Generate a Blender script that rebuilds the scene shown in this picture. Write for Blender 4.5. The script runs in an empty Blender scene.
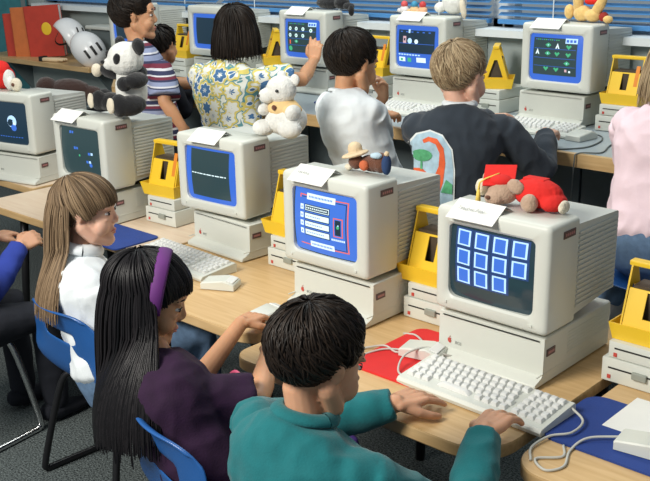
import bpy, bmesh, math, random
from mathutils import Vector, Matrix, noise, geometry
from mathutils.bvhtree import BVHTree
random.seed(7)
PI = math.pi
S = bpy.context.scene
COL = S.collection

# ------------------------------------------------------------ camera, world, lights
cam = bpy.data.objects.new('camera', bpy.data.cameras.new('camera'))
COL.objects.link(cam)
cam.data.sensor_width = 36.0
cam.data.lens = 36.0 * 967.83 / 650.0
cam.data.clip_start = 0.05
CAM_Z = 1.53
cam.matrix_world = Matrix.Translation((0, 0, CAM_Z)) @ Matrix.Rotation(0.75, 4, 'Z') @ Matrix.Rotation(PI / 2 - 0.304, 4, 'X') @ Matrix.Rotation(-0.019, 4, 'Z')
S.camera = cam
S.view_settings.view_transform = 'Standard'
S.view_settings.look = 'None'
S.view_settings.gamma = 1.0
S.view_settings.exposure = 0.32

world = bpy.data.worlds.new('classroom_world')
S.world = world
world.use_nodes = True
world.node_tree.nodes['Background'].inputs[0].default_value = (0.72, 0.80, 0.86, 1)
world.node_tree.nodes['Background'].inputs[1].default_value = 0.26


def area(name, loc, target, size, power, color=(1, 1, 1), sy=None):
    l = bpy.data.lights.new(name, 'AREA')
    l.energy = power
    l.size = size
    if sy:
        l.shape = 'RECTANGLE'
        l.size_y = sy
    l.color = color
    o = bpy.data.objects.new(name, l)
    COL.objects.link(o)
    o.location = loc
    o.rotation_euler = (Vector(target) - Vector(loc)).to_track_quat('-Z', 'Y').to_euler()
    return o


area('key_light', (-2.0, -1.1, 2.9), (-1.9, 2.0, 0.6), 1.2, 125, (1.0, 0.96, 0.88))
area('ceiling_light', (-2.6, 3.0, 3.3), (-2.6, 3.0, 0), 2.4, 40, (0.95, 1.0, 0.97), 1.0)

# ------------------------------------------------------------ materials
MATS = {}


def mat(name, color, rough=0.5, metal=0.0, emit=None, es=1.0, noise_amt=0.0, noise_scale=20.0, bump=0.0, bump_scale=80.0, sss=0.0, spec=0.5, coat=0.0, sheen=0.0):
    if name in MATS:
        return MATS[name]
    m = bpy.data.materials.new(name)
    m.use_nodes = True
    nt = m.node_tree
    b = nt.nodes['Principled BSDF']
    c = (*color, 1)
    b.inputs['Base Color'].default_value = c
    b.inputs['Roughness'].default_value = rough
    b.inputs['Metallic'].default_value = metal
    b.inputs['Specular IOR Level'].default_value = spec
    b.inputs['Coat Weight'].default_value = coat
    b.inputs['Sheen Weight'].default_value = sheen
    if sss:
        b.inputs['Subsurface Weight'].default_value = sss
        b.inputs['Subsurface Radius'].default_value = (0.012, 0.004, 0.002)
        b.inputs['Subsurface Scale'].default_value = 1.0
    if emit:
        b.inputs['Emission Color'].default_value = (*emit, 1)
        b.inputs['Emission Strength'].default_value = es
    tc = nt.nodes.new('ShaderNodeTexCoord')
    if noise_amt > 0:
        n = nt.nodes.new('ShaderNodeTexNoise')
        n.inputs['Scale'].default_value = noise_scale
        n.inputs['Detail'].default_value = 5
        nt.links.new(tc.outputs['Object'], n.inputs['Vector'])
        r = nt.nodes.new('ShaderNodeValToRGB')
        r.color_ramp.elements[0].position = 0.3
        r.color_ramp.elements[1].position = 0.7
        r.color_ramp.elements[0].color = tuple(max(0, x * (1 - noise_amt)) for x in color) + (1,)
        r.color_ramp.elements[1].color = tuple(min(1, x * (1 + noise_amt)) for x in color) + (1,)
        nt.links.new(n.outputs['Fac'], r.inputs['Fac'])
        nt.links.new(r.outputs['Color'], b.inputs['Base Color'])
    if bump > 0:
        n2 = nt.nodes.new('ShaderNodeTexNoise')
        n2.inputs['Scale'].default_value = bump_scale
        n2.inputs['Detail'].default_value = 4
        nt.links.new(tc.outputs['Object'], n2.inputs['Vector'])
        bp = nt.nodes.new('ShaderNodeBump')
        bp.inputs['Strength'].default_value = bump
        bp.inputs['Distance'].default_value = 0.004
        nt.links.new(n2.outputs['Fac'], bp.inputs['Height'])
        nt.links.new(bp.outputs['Normal'], b.inputs['Normal'])
    MATS[name] = m
    return m


def wood(name, c1, c2, scale=1.0, rough=0.4):
    m = bpy.data.materials.new(name)
    m.use_nodes = True
    nt = m.node_tree
    b = nt.nodes['Principled BSDF']
    b.inputs['Roughness'].default_value = rough
    tc = nt.nodes.new('ShaderNodeTexCoord')
    mp = nt.nodes.new('ShaderNodeMapping')
    mp.inputs['Scale'].default_value = (3 * scale, 40 * scale, 20 * scale)
    n = nt.nodes.new('ShaderNodeTexNoise')
    n.inputs['Scale'].default_value = 1.6
    n.inputs['Detail'].default_value = 8
    n.inputs['Distortion'].default_value = 0.6
    r = nt.nodes.new('ShaderNodeValToRGB')
    r.color_ramp.elements[0].position = 0.3
    r.color_ramp.elements[1].position = 0.68
    r.color_ramp.elements[0].color = (*c1, 1)
    r.color_ramp.elements[1].color = (*c2, 1)
    nt.links.new(tc.outputs['Object'], mp.inputs['Vector'])
    nt.links.new(mp.outputs['Vector'], n.inputs['Vector'])
    nt.links.new(n.outputs['Fac'], r.inputs['Fac'])
    nt.links.new(r.outputs['Color'], b.inputs['Base Color'])
    return m


def hair_mat(name, dark, light, rough=0.38):
    m = bpy.data.materials.new(name)
    m.use_nodes = True
    nt = m.node_tree
    b = nt.nodes['Principled BSDF']
    b.inputs['Roughness'].default_value = rough
    b.inputs['Specular IOR Level'].default_value = 0.22
    a = nt.nodes.new('ShaderNodeAttribute')
    a.attribute_name = 'lock'
    r = nt.nodes.new('ShaderNodeValToRGB')
    r.color_ramp.elements[0].color = (*dark, 1)
    r.color_ramp.elements[1].color = (*light, 1)
    nt.links.new(a.outputs['Fac'], r.inputs['Fac'])
    nt.links.new(r.outputs['Color'], b.inputs['Base Color'])
    return m


def stripe_mat():
    m = bpy.data.materials.new('striped_jersey')
    m.use_nodes = True
    nt = m.node_tree
    b = nt.nodes['Principled BSDF']
    b.inputs['Roughness'].default_value = 0.85
    tc = nt.nodes.new('ShaderNodeTexCoord')
    sp = nt.nodes.new('ShaderNodeSeparateXYZ')
    mt = nt.nodes.new('ShaderNodeMath')
    mt.operation = 'MULTIPLY'
    mt.inputs[1].default_value = 1 / 0.125
    fr = nt.nodes.new('ShaderNodeMath')
    fr.operation = 'FRACT'
    r = nt.nodes.new('ShaderNodeValToRGB')
    cr = r.color_ramp
    cr.interpolation = 'CONSTANT'
    navy, wht, mar, blu = (0.03, 0.035, 0.09, 1), (0.62, 0.62, 0.66, 1), (0.16, 0.02, 0.045, 1), (0.26, 0.30, 0.46, 1)
    seq = [(0, navy), (0.13, wht), (0.2, mar), (0.34, navy), (0.42, blu), (0.58, navy), (0.62, wht), (0.67, blu), (0.80, navy), (0.86, mar), (0.95, wht)]
    cr.elements[0].color = seq[0][1]
    cr.elements[1].position = seq[1][0]
    cr.elements[1].color = seq[1][1]
    for p, c in seq[2:]:
        e = cr.elements.new(p)
        e.color = c
    L = nt.links.new
    L(tc.outputs['Object'], sp.inputs[0])
    L(sp.outputs['Z'], mt.inputs[0])
    L(mt.outputs[0], fr.inputs[0])
    L(fr.outputs[0], r.inputs['Fac'])
    L(r.outputs['Color'], b.inputs['Base Color'])
    return m


def floral_mat():
    m = bpy.data.materials.new('floral_cotton')
    m.use_nodes = True
    nt = m.node_tree
    N, L = nt.nodes.new, nt.links.new
    b = nt.nodes['Principled BSDF']
    b.inputs['Roughness'].default_value = 0.85
    tc = N('ShaderNodeTexCoord')
    v = N('ShaderNodeTexVoronoi')
    v.inputs['Scale'].default_value = 17
    v.inputs['Randomness'].default_value = 0.55
    L(tc.outputs['Object'], v.inputs['Vector'])
    sub = N('ShaderNodeVectorMath'); sub.operation = 'SUBTRACT'
    L(tc.outputs['Object'], sub.inputs[0])
    L(v.outputs['Position'], sub.inputs[1])
    sp = N('ShaderNodeSeparateXYZ')
    L(sub.outputs[0], sp.inputs[0])
    at = N('ShaderNodeMath'); at.operation = 'ARCTAN2'
    L(sp.outputs['Z'], at.inputs[0]); L(sp.outputs['X'], at.inputs[1])
    k = N('ShaderNodeMath'); k.operation = 'MULTIPLY'; k.inputs[1].default_value = 7
    L(at.outputs[0], k.inputs[0])
    s = N('ShaderNodeMath'); s.operation = 'SINE'
    L(k.outputs[0], s.inputs[0])
    q = N('ShaderNodeMath'); q.operation = 'MULTIPLY_ADD'; q.inputs[1].default_value = 0.06
    L(s.outputs[0], q.inputs[0]); L(v.outputs['Distance'], q.inputs[2])
    r1 = N('ShaderNodeValToRGB'); r1.color_ramp.interpolation = 'CONSTANT'
    r2 = N('ShaderNodeValToRGB'); r2.color_ramp.interpolation = 'CONSTANT'

    def fill(r, seq):
        cr = r.color_ramp
        cr.elements[0].color = (*seq[0][1], 1)
        cr.elements[1].position = seq[1][0]; cr.elements[1].color = (*seq[1][1], 1)
        for p, c in seq[2:]:
            e = cr.elements.new(p); e.color = (*c, 1)
    W, B, Y, T = (0.8, 0.82, 0.76), (0.06, 0.17, 0.36), (0.72, 0.60, 0.16), (0.12, 0.32, 0.36)
    fill(r1, [(0, B), (0.2, W), (0.47, Y), (0.6, T), (0.66, W)])
    fill(r2, [(0, W), (0.16, B), (0.45, W), (0.52, Y), (0.66, T)])
    L(q.outputs[0], r1.inputs['Fac']); L(q.outputs[0], r2.inputs['Fac'])
    sc = N('ShaderNodeSeparateColor')
    L(v.outputs['Color'], sc.inputs[0])
    g = N('ShaderNodeMath'); g.operation = 'GREATER_THAN'; g.inputs[1].default_value = 0.5
    L(sc.outputs[0], g.inputs[0])
    mx = N('ShaderNodeMix'); mx.data_type = 'RGBA'
    L(g.outputs[0], mx.inputs[0]); L(r1.outputs['Color'], mx.inputs[6]); L(r2.outputs['Color'], mx.inputs[7])
    L(mx.outputs[2], b.inputs['Base Color'])
    return m


def carpet_mat():
    m = bpy.data.materials.new('carpet_pile')
    m.use_nodes = True
    nt = m.node_tree
    N, L = nt.nodes.new, nt.links.new
    b = nt.nodes['Principled BSDF']
    b.inputs['Roughness'].default_value = 0.97
    tc = N('ShaderNodeTexCoord')
    n = N('ShaderNodeTexNoise'); n.inputs['Scale'].default_value = 170; n.inputs['Detail'].default_value = 3
    r = N('ShaderNodeValToRGB')
    r.color_ramp.elements[0].position = 0.35; r.color_ramp.elements[1].position = 0.66
    r.color_ramp.elements[0].color = (0.010, 0.016, 0.017, 1); r.color_ramp.elements[1].color = (0.16, 0.19, 0.19, 1)
    L(tc.outputs['Object'], n.inputs['Vector']); L(n.outputs['Fac'], r.inputs['Fac']); L(r.outputs['Color'], b.inputs['Base Color'])
    bp = N('ShaderNodeBump'); bp.inputs['Strength'].default_value = 0.8; bp.inputs['Distance'].default_value = 0.01
    L(n.outputs['Fac'], bp.inputs['Height']); L(bp.outputs['Normal'], b.inputs['Normal'])
    return m


PLAT = mat('platinum_plastic', (0.66, 0.68, 0.62), 0.42, noise_amt=0.025, noise_scale=6, bump=0.05, bump_scale=600)
PLAT2 = mat('platinum_vent_plastic', (0.60, 0.62, 0.58), 0.5, noise_amt=0.03, noise_scale=6)
KEYM = mat('key_plastic', (0.76, 0.77, 0.75), 0.45, noise_amt=0.02)
DARKP = mat('dark_plastic', (0.015, 0.015, 0.015), 0.5, noise_amt=0.2)
GLASS_D = mat('screen_glass', (0.012, 0.022, 0.028), 0.12, emit=(0.02, 0.045, 0.055), es=0.6, noise_amt=0.05)
BADGE = mat('badge_brown', (0.12, 0.07, 0.065), 0.4, noise_amt=0.1)
BADGEL = mat('badge_stripe', (0.45, 0.2, 0.2), 0.4, noise_amt=0.1)
RED = mat('red_mark', (0.55, 0.07, 0.05), 0.5, noise_amt=0.05)
GREYT = mat('grey_lettering', (0.38, 0.4, 0.38), 0.6, noise_amt=0.05)
PAPER = mat('white_paper', (0.86, 0.86, 0.82), 0.8, noise_amt=0.02)
YEL = mat('yellow_plastic', (0.86, 0.56, 0.03), 0.35, noise_amt=0.03, noise_scale=8)
ORA = mat('orange_card', (0.75, 0.24, 0.02), 0.6, noise_amt=0.05)
MAPLE = wood('maple_laminate', (0.58, 0.37, 0.16), (0.70, 0.48, 0.24))
EDGEW = wood('tabletop_edge_wood', (0.50, 0.32, 0.14), (0.63, 0.43, 0.21), 1.5)
PALEW = wood('pale_laminate', (0.66, 0.50, 0.36), (0.74, 0.60, 0.45))
BLUEP = mat('blue_chair_plastic', (0.018, 0.10, 0.33), 0.32, noise_amt=0.04, bump=0.1, bump_scale=300)
BLKM = mat('black_tube_metal', (0.015, 0.015, 0.017), 0.35, metal=0.3, noise_amt=0.1)
CHROME = mat('chrome_tube', (0.7, 0.7, 0.7), 0.2, metal=1.0, noise_amt=0.03)
CARPET = carpet_mat()
WALLM = mat('grey_green_wall_paint', (0.36, 0.42, 0.42), 0.8, noise_amt=0.04, noise_scale=3)
SILL = mat('sill_paint', (0.72, 0.78, 0.80), 0.5, noise_amt=0.03)
COUNTER = mat('grey_blue_laminate', (0.36, 0.42, 0.45), 0.35, noise_amt=0.04)
PANEL = mat('grey_cabinet_panel', (0.13, 0.165, 0.175), 0.6, noise_amt=0.06)
BLINDM = mat('blue_blind_slat', (0.07, 0.24, 0.52), 0.35, noise_amt=0.05)
BLUEPAD = mat('blue_foam_pad', (0.015, 0.05, 0.25), 0.8, noise_amt=0.06, bump=0.2, bump_scale=500)
REDPAD = mat('red_foam_pad', (0.72, 0.02, 0.02), 0.75, noise_amt=0.05, bump=0.2, bump_scale=500)
CABLE = mat('grey_cable', (0.55, 0.55, 0.50), 0.5, noise_amt=0.04)
CABLED = mat('dark_grey_cable', (0.12, 0.14, 0.14), 0.5, noise_amt=0.04)


# screens: things that glow
def em(name, c, s=1.0):
    return mat(name, tuple(x * 0.3 for x in c), 0.3, emit=c, es=s)


E_BLUE = em('glow_blue', (0.035, 0.12, 0.52), 0.9)
E_MID = em('glow_mid_blue', (0.05, 0.16, 0.62), 0.8)
E_LT = em('glow_light_blue', (0.45, 0.68, 0.98), 0.9)
E_WH = em('glow_white', (0.68, 0.85, 0.9), 0.85)
E_DK = em('glow_dark', (0.012, 0.03, 0.05), 0.9)
E_GR = em('glow_green', (0.06, 0.42, 0.20), 0.8)
E_DG = em('glow_dark_green', (0.025, 0.05, 0.055), 0.9)
E_RD = em('glow_red', (0.75, 0.14, 0.08), 0.8)
E_HALO = em('glow_deep_blue', (0.02, 0.05, 0.16), 0.9)
E_PK = em('glow_pink', (0.6, 0.4, 0.45), 0.8)


# ------------------------------------------------------------ mesh helper
class MB:
    def __init__(s):
        s.v = []; s.f = []; s.m = []; s.a = []; s.mi = 0; s.at = 0.5

    def add(s, vs, fs, M=None):
        o = len(s.v)
        for p in vs:
            p = Vector(p)
            s.v.append(M @ p if M else p)
            s.a.append(s.at)
        for f in fs:
            s.f.append([i + o for i in f]); s.m.append(s.mi)
        return s

    def box(s, c, d, M=None, bev=0.0, taper=(1, 1)):
        hx, hy, hz = d[0] / 2, d[1] / 2, d[2] / 2
        if bev <= 0:
            vs = []
            for z, t in ((-hz, (1, 1)), (hz, taper)):
                for x, y in ((-hx, -hy), (hx, -hy), (hx, hy), (-hx, hy)):
                    vs.append((c[0] + x * t[0], c[1] + y * t[1], c[2] + z))
            fs = [(3, 2, 1, 0), (4, 5, 6, 7), (0, 1, 5, 4), (1, 2, 6, 5), (2, 3, 7, 6), (3, 0, 4, 7)]
            return s.add(vs, fs, M)
        b = bmesh.new()
        bmesh.ops.create_cube(b, size=1)
        for v in b.verts:
            t = taper if v.co.z > 0 else (1, 1)
            v.co = Vector((v.co.x * d[0] * t[0], v.co.y * d[1] * t[1], v.co.z * d[2]))
        bmesh.ops.bevel(b, geom=list(b.edges), offset=bev, segments=2, affect='EDGES', profile=0.6)
        b.verts.index_update()
        s.add([v.co + Vector(c) for v in b.verts], [[v.index for v in f.verts] for f in b.faces], M)
        b.free()
        return s

    def ell(s, c, r, R=None, seg=16, rings=10, M=None):
        vs = [Vector((0, 0, 1))]
        for i in range(1, rings):
            th = PI * i / rings
            for j in range(seg):
                ph = 2 * PI * j / seg
                vs.append(Vector((math.sin(th) * math.cos(ph), math.sin(th) * math.sin(ph), math.cos(th))))
        vs.append(Vector((0, 0, -1)))
        out = []
        for v in vs:
            p = Vector((v.x * r[0], v.y * r[1], v.z * r[2]))
            if R: p = R @ p
            out.append(p + Vector(c))
        fs = []
        for j in range(seg):
            fs.append((0, 1 + j, 1 + (j + 1) % seg))
        for i in range(rings - 2):
            for j in range(seg):
                a = 1 + i * seg + j; b = 1 + i * seg + (j + 1) % seg
                fs.append((a, a + seg, b + seg, b))
        L = len(vs) - 1
        for j in range(seg):
            fs.append((L, 1 + (rings - 2) * seg + (j + 1) % seg, 1 + (rings - 2) * seg + j))
        return s.add(out, fs, M)

    def tube(s, pts, rad, seg=10, side=None, cap=True, M=None, roundcap=False):
        """pts list of Vector, rad list of r or (rx,ry); side gives the x axis of the section"""
        pts = [Vector(p) for p in pts]
        n = len(pts)
        if not isinstance(rad, list):
            rad = [rad] * n
        rad = [r if isinstance(r, (list, tuple)) else (r, r) for r in rad]
        if roundcap:
            t0 = (pts[0] - pts[1]).normalized(); t1 = (pts[-1] - pts[-2]).normalized()
            r0, r1 = rad[0], rad[-1]
            m0, m1 = min(r0), min(r1)
            pts = [pts[0] + t0 * m0 * .95, pts[0] + t0 * m0 * .6] + pts + [pts[-1] + t1 * m1 * .6, pts[-1] + t1 * m1 * .95]
            rad = [(r0[0] * .3, r0[1] * .3), (r0[0] * .8, r0[1] * .8)] + rad + [(r1[0] * .8, r1[1] * .8), (r1[0] * .3, r1[1] * .3)]
            n = len(pts)
        vs = []
        prev = Vector(side).normalized() if side is not None else None
        for i in range(n):
            t = (pts[min(i + 1, n - 1)] - pts[max(i - 1, 0)])
            if t.length < 1e-9: t = Vector((0, 0, 1))
            t.normalize()
            if prev is None:
                prev = t.orthogonal().normalized()
            x = prev - t * prev.dot(t)
            if x.length < 1e-6: x = t.orthogonal()
            x.normalize()
            y = t.cross(x)
            if side is None: prev = x
            for j in range(seg):
                a = 2 * PI * j / seg
                vs.append(pts[i] + x * (rad[i][0] * math.cos(a)) + y * (rad[i][1] * math.sin(a)))
        fs = []
        for i in range(n - 1):
            for j in range(seg):
                a = i * seg + j; b = i * seg + (j + 1) % seg
                fs.append((a, b, b + seg, a + seg))
        if cap:
            fs.append(tuple(range(seg))[::-1])
            fs.append(tuple(range((n - 1) * seg, n * seg)))
        return s.add(vs, fs, M)

    def prism(s, outline, z0, z1, M=None):
        n = len(outline)
        vs = [(x, y, z0) for x, y in outline] + [(x, y, z1) for x, y in outline]
        fs = [tuple(range(n))[::-1], tuple(range(n, 2 * n))] + [(i, (i + 1) % n, n + (i + 1) % n, n + i) for i in range(n)]
        return s.add(vs, fs, M)

    def obj(s, name, mats, parent=None, smooth=False, off=None, fixn=False):
        me = bpy.data.meshes.new(name)
        o3 = Vector(off) if off is not None else Vector((0, 0, 0))
        me.from_pydata([v - o3 for v in s.v], [], s.f)
        if not isinstance(mats, (list, tuple)): mats = [mats]
        for m in mats: me.materials.append(m)
        if any(s.m): me.polygons.foreach_set('material_index', s.m)
        at = me.attributes.new('lock', 'FLOAT', 'POINT')
        at.data.foreach_set('value', s.a)
        if fixn:
            b = bmesh.new(); b.from_mesh(me)
            bmesh.ops.recalc_face_normals(b, faces=b.faces); b.to_mesh(me); b.free()
        if smooth == 'auto':
            me.polygons.foreach_set('use_smooth', [True] * len(me.polygons))
            try: me.set_sharp_from_angle(angle=math.radians(38))
            except Exception: pass
        elif smooth:
            me.polygons.foreach_set('use_smooth', [True] * len(me.polygons))
        me.update()
        o = bpy.data.objects.new(name, me)
        COL.objects.link(o)
        if parent: o.parent = parent
        return o


def bake(o):
    dg = bpy.context.evaluated_depsgraph_get()
    me = bpy.data.meshes.new_from_object(o.evaluated_get(dg))
    o.modifiers.clear()
    o.data = me
    return o


def remesh(o, voxel, iters=3, wrinkle=0.0, wscale=9.0, fac=0.5):
    m = o.modifiers.new('r', 'REMESH'); m.mode = 'VOXEL'; m.voxel_size = voxel; m.use_smooth_shade = True
    if iters:
        s = o.modifiers.new('s', 'SMOOTH'); s.iterations = iters; s.factor = fac
    mats = list(o.data.materials)
    bake(o)
    if not o.data.materials:
        for x in mats: o.data.materials.append(x)
    if wrinkle:
        me = o.data
        ns = [v.normal.copy() for v in me.vertices]
        for v, nn in zip(me.vertices, ns):
            p = v.co
            q = Vector((p.x * wscale, p.y * wscale, p.z * wscale * 0.75))
            a = noise.noise(q + Vector((3.1, 0, 0)))
            b2 = 1 - abs(noise.noise(q * 1.9)) * 2.4
            v.co = p + nn * wrinkle * (a * 0.8 + b2 * 0.5)
        me.update()
    me = o.data
    me.polygons.foreach_set('use_smooth', [True] * len(me.polygons))
    return o


def tag(o, label, cat, group=None, kind=None):
    if label: o['label'] = label
    if cat: o['category'] = cat
    if group: o['group'] = group
    if kind: o['kind'] = kind
    return o


def thing(name, label, cat, loc=(0, 0, 0), rz=0.0, group=None):
    o = bpy.data.objects.new(name, None)
    o.empty_display_size = 0.05
    COL.objects.link(o)
    o.location = loc; o.rotation_euler = (0, 0, rz)
    return tag(o, label, cat, group)


def struct(mb, name, m):
    o = mb.obj(name, m)
    o['kind'] = 'structure'
    return o


def copy_tree(o, parent=None):
    c = o.copy(); COL.objects.link(c)
    if parent: c.parent = parent
    for ch in list(o.children): copy_tree(ch, c)
    return c


def dup(root, loc, rz, label, group=None):
    c = copy_tree(root)
    c.location = loc; c.rotation_euler = (0, 0, rz)
    c['label'] = label
    if group: c['group'] = group
    return c


def catmull(pts, k=8):
    P = [Vector(p) for p in pts]
    P = [P[0] * 2 - P[1]] + P + [P[-1] * 2 - P[-2]]
    out = []
    for i in range(1, len(P) - 2):
        for j in range(k):
            t = j / k
            a, b, c, d = P[i - 1], P[i], P[i + 1], P[i + 2]
            out.append(0.5 * ((2 * b) + (c - a) * t + (2 * a - 5 * b + 4 * c - d) * t * t + (3 * b - a - 3 * c + d) * t ** 3))
    out.append(P[-2])
    return out


def text_mesh(name, body, size, m, parent, M, ext=0.0003, italic=0.0):
    cu = bpy.data.curves.new(name, 'FONT')
    cu.body = body; cu.size = size; cu.extrude = ext; cu.shear = italic; cu.align_x = 'LEFT'
    o = bpy.data.objects.new(name, cu)
    COL.objects.link(o)
    dg = bpy.context.evaluated_depsgraph_get()
    me = bpy.data.meshes.new_from_object(o.evaluated_get(dg))
    COL.objects.unlink(o); bpy.data.objects.remove(o)
    me.transform(M)
    me.materials.clear(); me.materials.append(m)
    r = bpy.data.objects.new(name, me)
    COL.objects.link(r)
    if parent: r.parent = parent
    return r


def rrect(x0, y0, x1, y1, r, n=5):
    """rounded outline; r may be 4 radii: corners (x0,y0),(x1,y0),(x1,y1),(x0,y1)"""
    if not isinstance(r, (list, tuple)): r = [r] * 4
    out = []
    for (cx, cy, a0, rr) in ((x0, y0, PI, r[0]), (x1, y0, 1.5 * PI, r[1]), (x1, y1, 0, r[2]), (x0, y1, 0.5 * PI, r[3])):
        sx = 1 if cx == x0 else -1; sy = 1 if cy == y0 else -1
        for i in range(n + 1):
            a = a0 + (PI / 2) * i / n
            out.append((cx + sx * rr + rr * math.cos(a), cy + sy * rr + rr * math.sin(a)))
    return out


# vertical-plane matrix: local (x, z, -y): graphics drawn in x/y land on the front face (facing -Y)
FRONT = Matrix(((1, 0, 0, 0), (0, 0, -1, 0), (0, 1, 0, 0), (0, 0, 0, 1)))
RIGHTM = Matrix(((0, 0, 1, 0), (1, 0, 0, 0), (0, 1, 0, 0), (0, 0, 0, 1)))   # drawn x->Y, y->Z, facing +X

# ------------------------------------------------------------ room shell
TZ = 0.56      # children's table top
CZ = 0.827     # wall counter top
WY = 3.62      # window wall
m = MB(); m.box((-2.5, 1.5, -0.05), (9.0, 7.6, 0.1)); struct(m, 'floor', CARPET)
m = MB()
m.box((-2.5, WY + 0.075, 0.56), (8.2, 0.15, 1.12))
m.box((-2.5, WY + 0.075, 2.55), (8.2, 0.15, 0.5))
m.box((-6.25, WY + 0.075, 1.7), (0.7, 0.15, 1.2)); m.box((1.4, WY + 0.075, 1.7), (0.4, 0.15, 1.2))
struct(m, 'wall_back', WALLM)
m = MB(); m.box((-6.65, 1.6, 1.4), (0.1, 4.4, 2.8)); struct(m, 'wall_left', WALLM)
m = MB(); m.box((-2.35, WY - 0.035, 1.13), (7.1, 0.13, 0.03)); struct(m, 'trim_1', SILL)
glassm = bpy.data.materials.new('window_glass'); glassm.use_nodes = True
gb = glassm.node_tree.nodes['Principled BSDF']; gb.inputs['Transmission Weight'].default_value = 1; gb.inputs['Roughness'].default_value = 0.02; gb.inputs['IOR'].default_value = 1.1
gb.inputs['Base Color'].default_value = (0.9, 0.97, 1, 1)
for i in range(4):
    x0 = -5.9 + i * 1.775
    wroot = thing('window_%d' % (i + 1), None, None, (x0 + 0.8875, WY + 0.10, 1.12)); wroot['kind'] = 'structure'
    m = MB()
    for (c, d) in (((0, 0, 0.03), (1.775, 0.06, 0.06)), ((0, 0, 1.15), (1.775, 0.06, 0.06)), ((-0.86, 0, 0.59), (0.055, 0.06, 1.18)), ((0.86, 0, 0.59), (0.055, 0.06, 1.18))):
        m.box(c, d, bev=0.004)
    m.obj('window_frame', SILL, wroot)
    MB().box((0, 0, 0.59), (1.68, 0.006, 1.08)).obj('pane', glassm, wroot)
    # venetian blind
    b = thing('venetian_blind', ['blue slatted blind above the far left end of the counter', 'blue slatted blind behind the girl in the floral top',
              'blue slatted blind behind the blond boy and white rabbit toy', 'blue slatted blind at the right edge behind the yellow toys'][i], 'blind', (x0 + 0.8875, WY - 0.0, 1.16), 0, 'blue blinds along the window wall')
    rail = MB().box((0, 0, 0.012), (1.73, 0.03, 0.02), bev=0.004).obj('bottom_rail', BLINDM, b)
    for k in range(30):
        mm = MB()
        a = math.radians(28)
        mm.box((0, 0, 0), (1.73, 0.026, 0.0012), Matrix.Translation((0, 0, 0.043 + k * 0.026)) @ Matrix.Rotation(a, 4, 'X'))
        if k == 0: slat0 = mm.obj('slat', BLINDM, b)
        else: mm.obj('slat', BLINDM, b)
    for xx in (-0.6, 0.0, 0.6):
        MB().tube([(xx, -0.012, 0.02), (xx, -0.012, 0.82)], 0.0025, 6).obj('ladder_cord', SILL, b)


# ------------------------------------------------------------ tables
def table(x0, x1, y0, y1, z, label, r=0.07, topm=None, grp='low classroom tables in a row', leftr=0.03):
    cx, cy = (x0 + x1) / 2, (y0 + y1) / 2
    t = thing('classroom_table', label, 'table', (cx, cy, 0), 0, grp)
    hx, hy = (x1 - x0) / 2, (y1 - y0) / 2
    m = MB()
    ol = rrect(-hx, -hy, hx, hy, [leftr, r, 0.03, 0.03], 8)
    n = len(ol)
    lv = [(0.988, z - 0.032), (1.0, z - 0.027), (1.0, z - 0.004), (0.9965, z)]
    vs = []
    for (k, zz) in lv:
        for (x, y) in ol:
            vs.append((x - (1 - k) * hx * (1 if x > 0 else -1), y - (1 - k) * hx * (1 if y > 0 else -1), zz))
    fs = []
    for i in range(len(lv) - 1):
        for j in range(n):
            fs.append((i * n + j, i * n + (j + 1) % n, (i + 1) * n + (j + 1) % n, (i + 1) * n + j))
    m.add(vs, fs)
    m.mi = 1
    m.f.append(list(range(3 * n, 4 * n))); m.m.append(1)
    m.f.append(list(range(n))[::-1]); m.m.append(0)
    m.obj('tabletop', [EDGEW, topm or MAPLE], t)
    MB().box((0, 0.03, z - 0.06), (2 * hx - 0.16, 2 * hy - 0.2, 0.05)).obj('apron', BLKM, t)
    for sx in (-1, 1):
        for sy in (-1, 1):
            MB().tube([(sx * (hx - 0.1), sy * (hy - 0.12), z - 0.04), (sx * (hx - 0.07), sy * (hy - 0.09), 0.004)], [0.017, 0.015], 10).obj('leg', BLKM, t, True)
    return t


table(-0.868, -0.12, 1.43, 2.2, TZ, 'maple table at the right front under the blue pad and papers', 0.09, leftr=0.07)
table(-1.655, -0.905, 1.43, 2.2, TZ, 'maple table under the red pad and the hands of the boy in teal', 0.1, leftr=0.05)
table(-2.44, -1.67, 1.535, 2.29, TZ, 'maple table under the keyboard beside the girl with the purple headband', 0.1)
table(-3.5, -2.455, 1.78, 2.4, TZ, 'pale table with the closest corner beside the long-haired blond girl', 0.03, PALEW)
table(-4.5, -3.53, 2.02, 2.75, TZ, 'pale table end at the left edge under the leftmost computer', 0.03, PALEW)

# wall counter
ct = thing('wall_counter', 'long grey laminate counter with wooden front edge under the window', 'counter', (-1.9, 3.24, 0))
MB().prism([(-2.22, -0.35), (2.55, -0.35), (2.55, 0.37), (-2.82, 0.37), (-2.82, 0.12)], CZ - 0.036, CZ).obj('countertop', COUNTER, ct, fixn=True)
MB().prism([(-2.225, -0.374), (2.55, -0.374), (2.55, -0.35), (-2.22, -0.35), (-2.82, 0.12), (-2.84, 0.105)], CZ - 0.043, CZ + 0.001).obj('front_edge', EDGEW, ct, fixn=True)
for k in range(10):
    MB().box((-1.84 + k * 0.46, -0.05, 0.41), (0.452, 0.02, 0.74), bev=0.003).obj('panel', PANEL, ct)
sh = thing('wall_shelf', 'wooden-edged shelf with the white helmets at the upper left', 'shelf', (-5.49, 3.42, 0))
MB().box((0, 0.0, CZ - 0.015), (1.25, 0.38, 0.03), bev=0.003).obj('shelf_board', EDGEW, sh)
MB().box((0.0, 0.12, CZ - 0.24), (1.1, 0.02, 0.42)).obj('backing', WALLM, sh)
for k in (-0.5, 0.5):
    MB().prism([(0, 0), (0.24, 0), (0.24, -0.3)], -0.01, 0.01, Matrix.Translation((k, -0.08, CZ - 0.03)) @ RIGHTM).obj('bracket', PANEL, sh)

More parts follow.
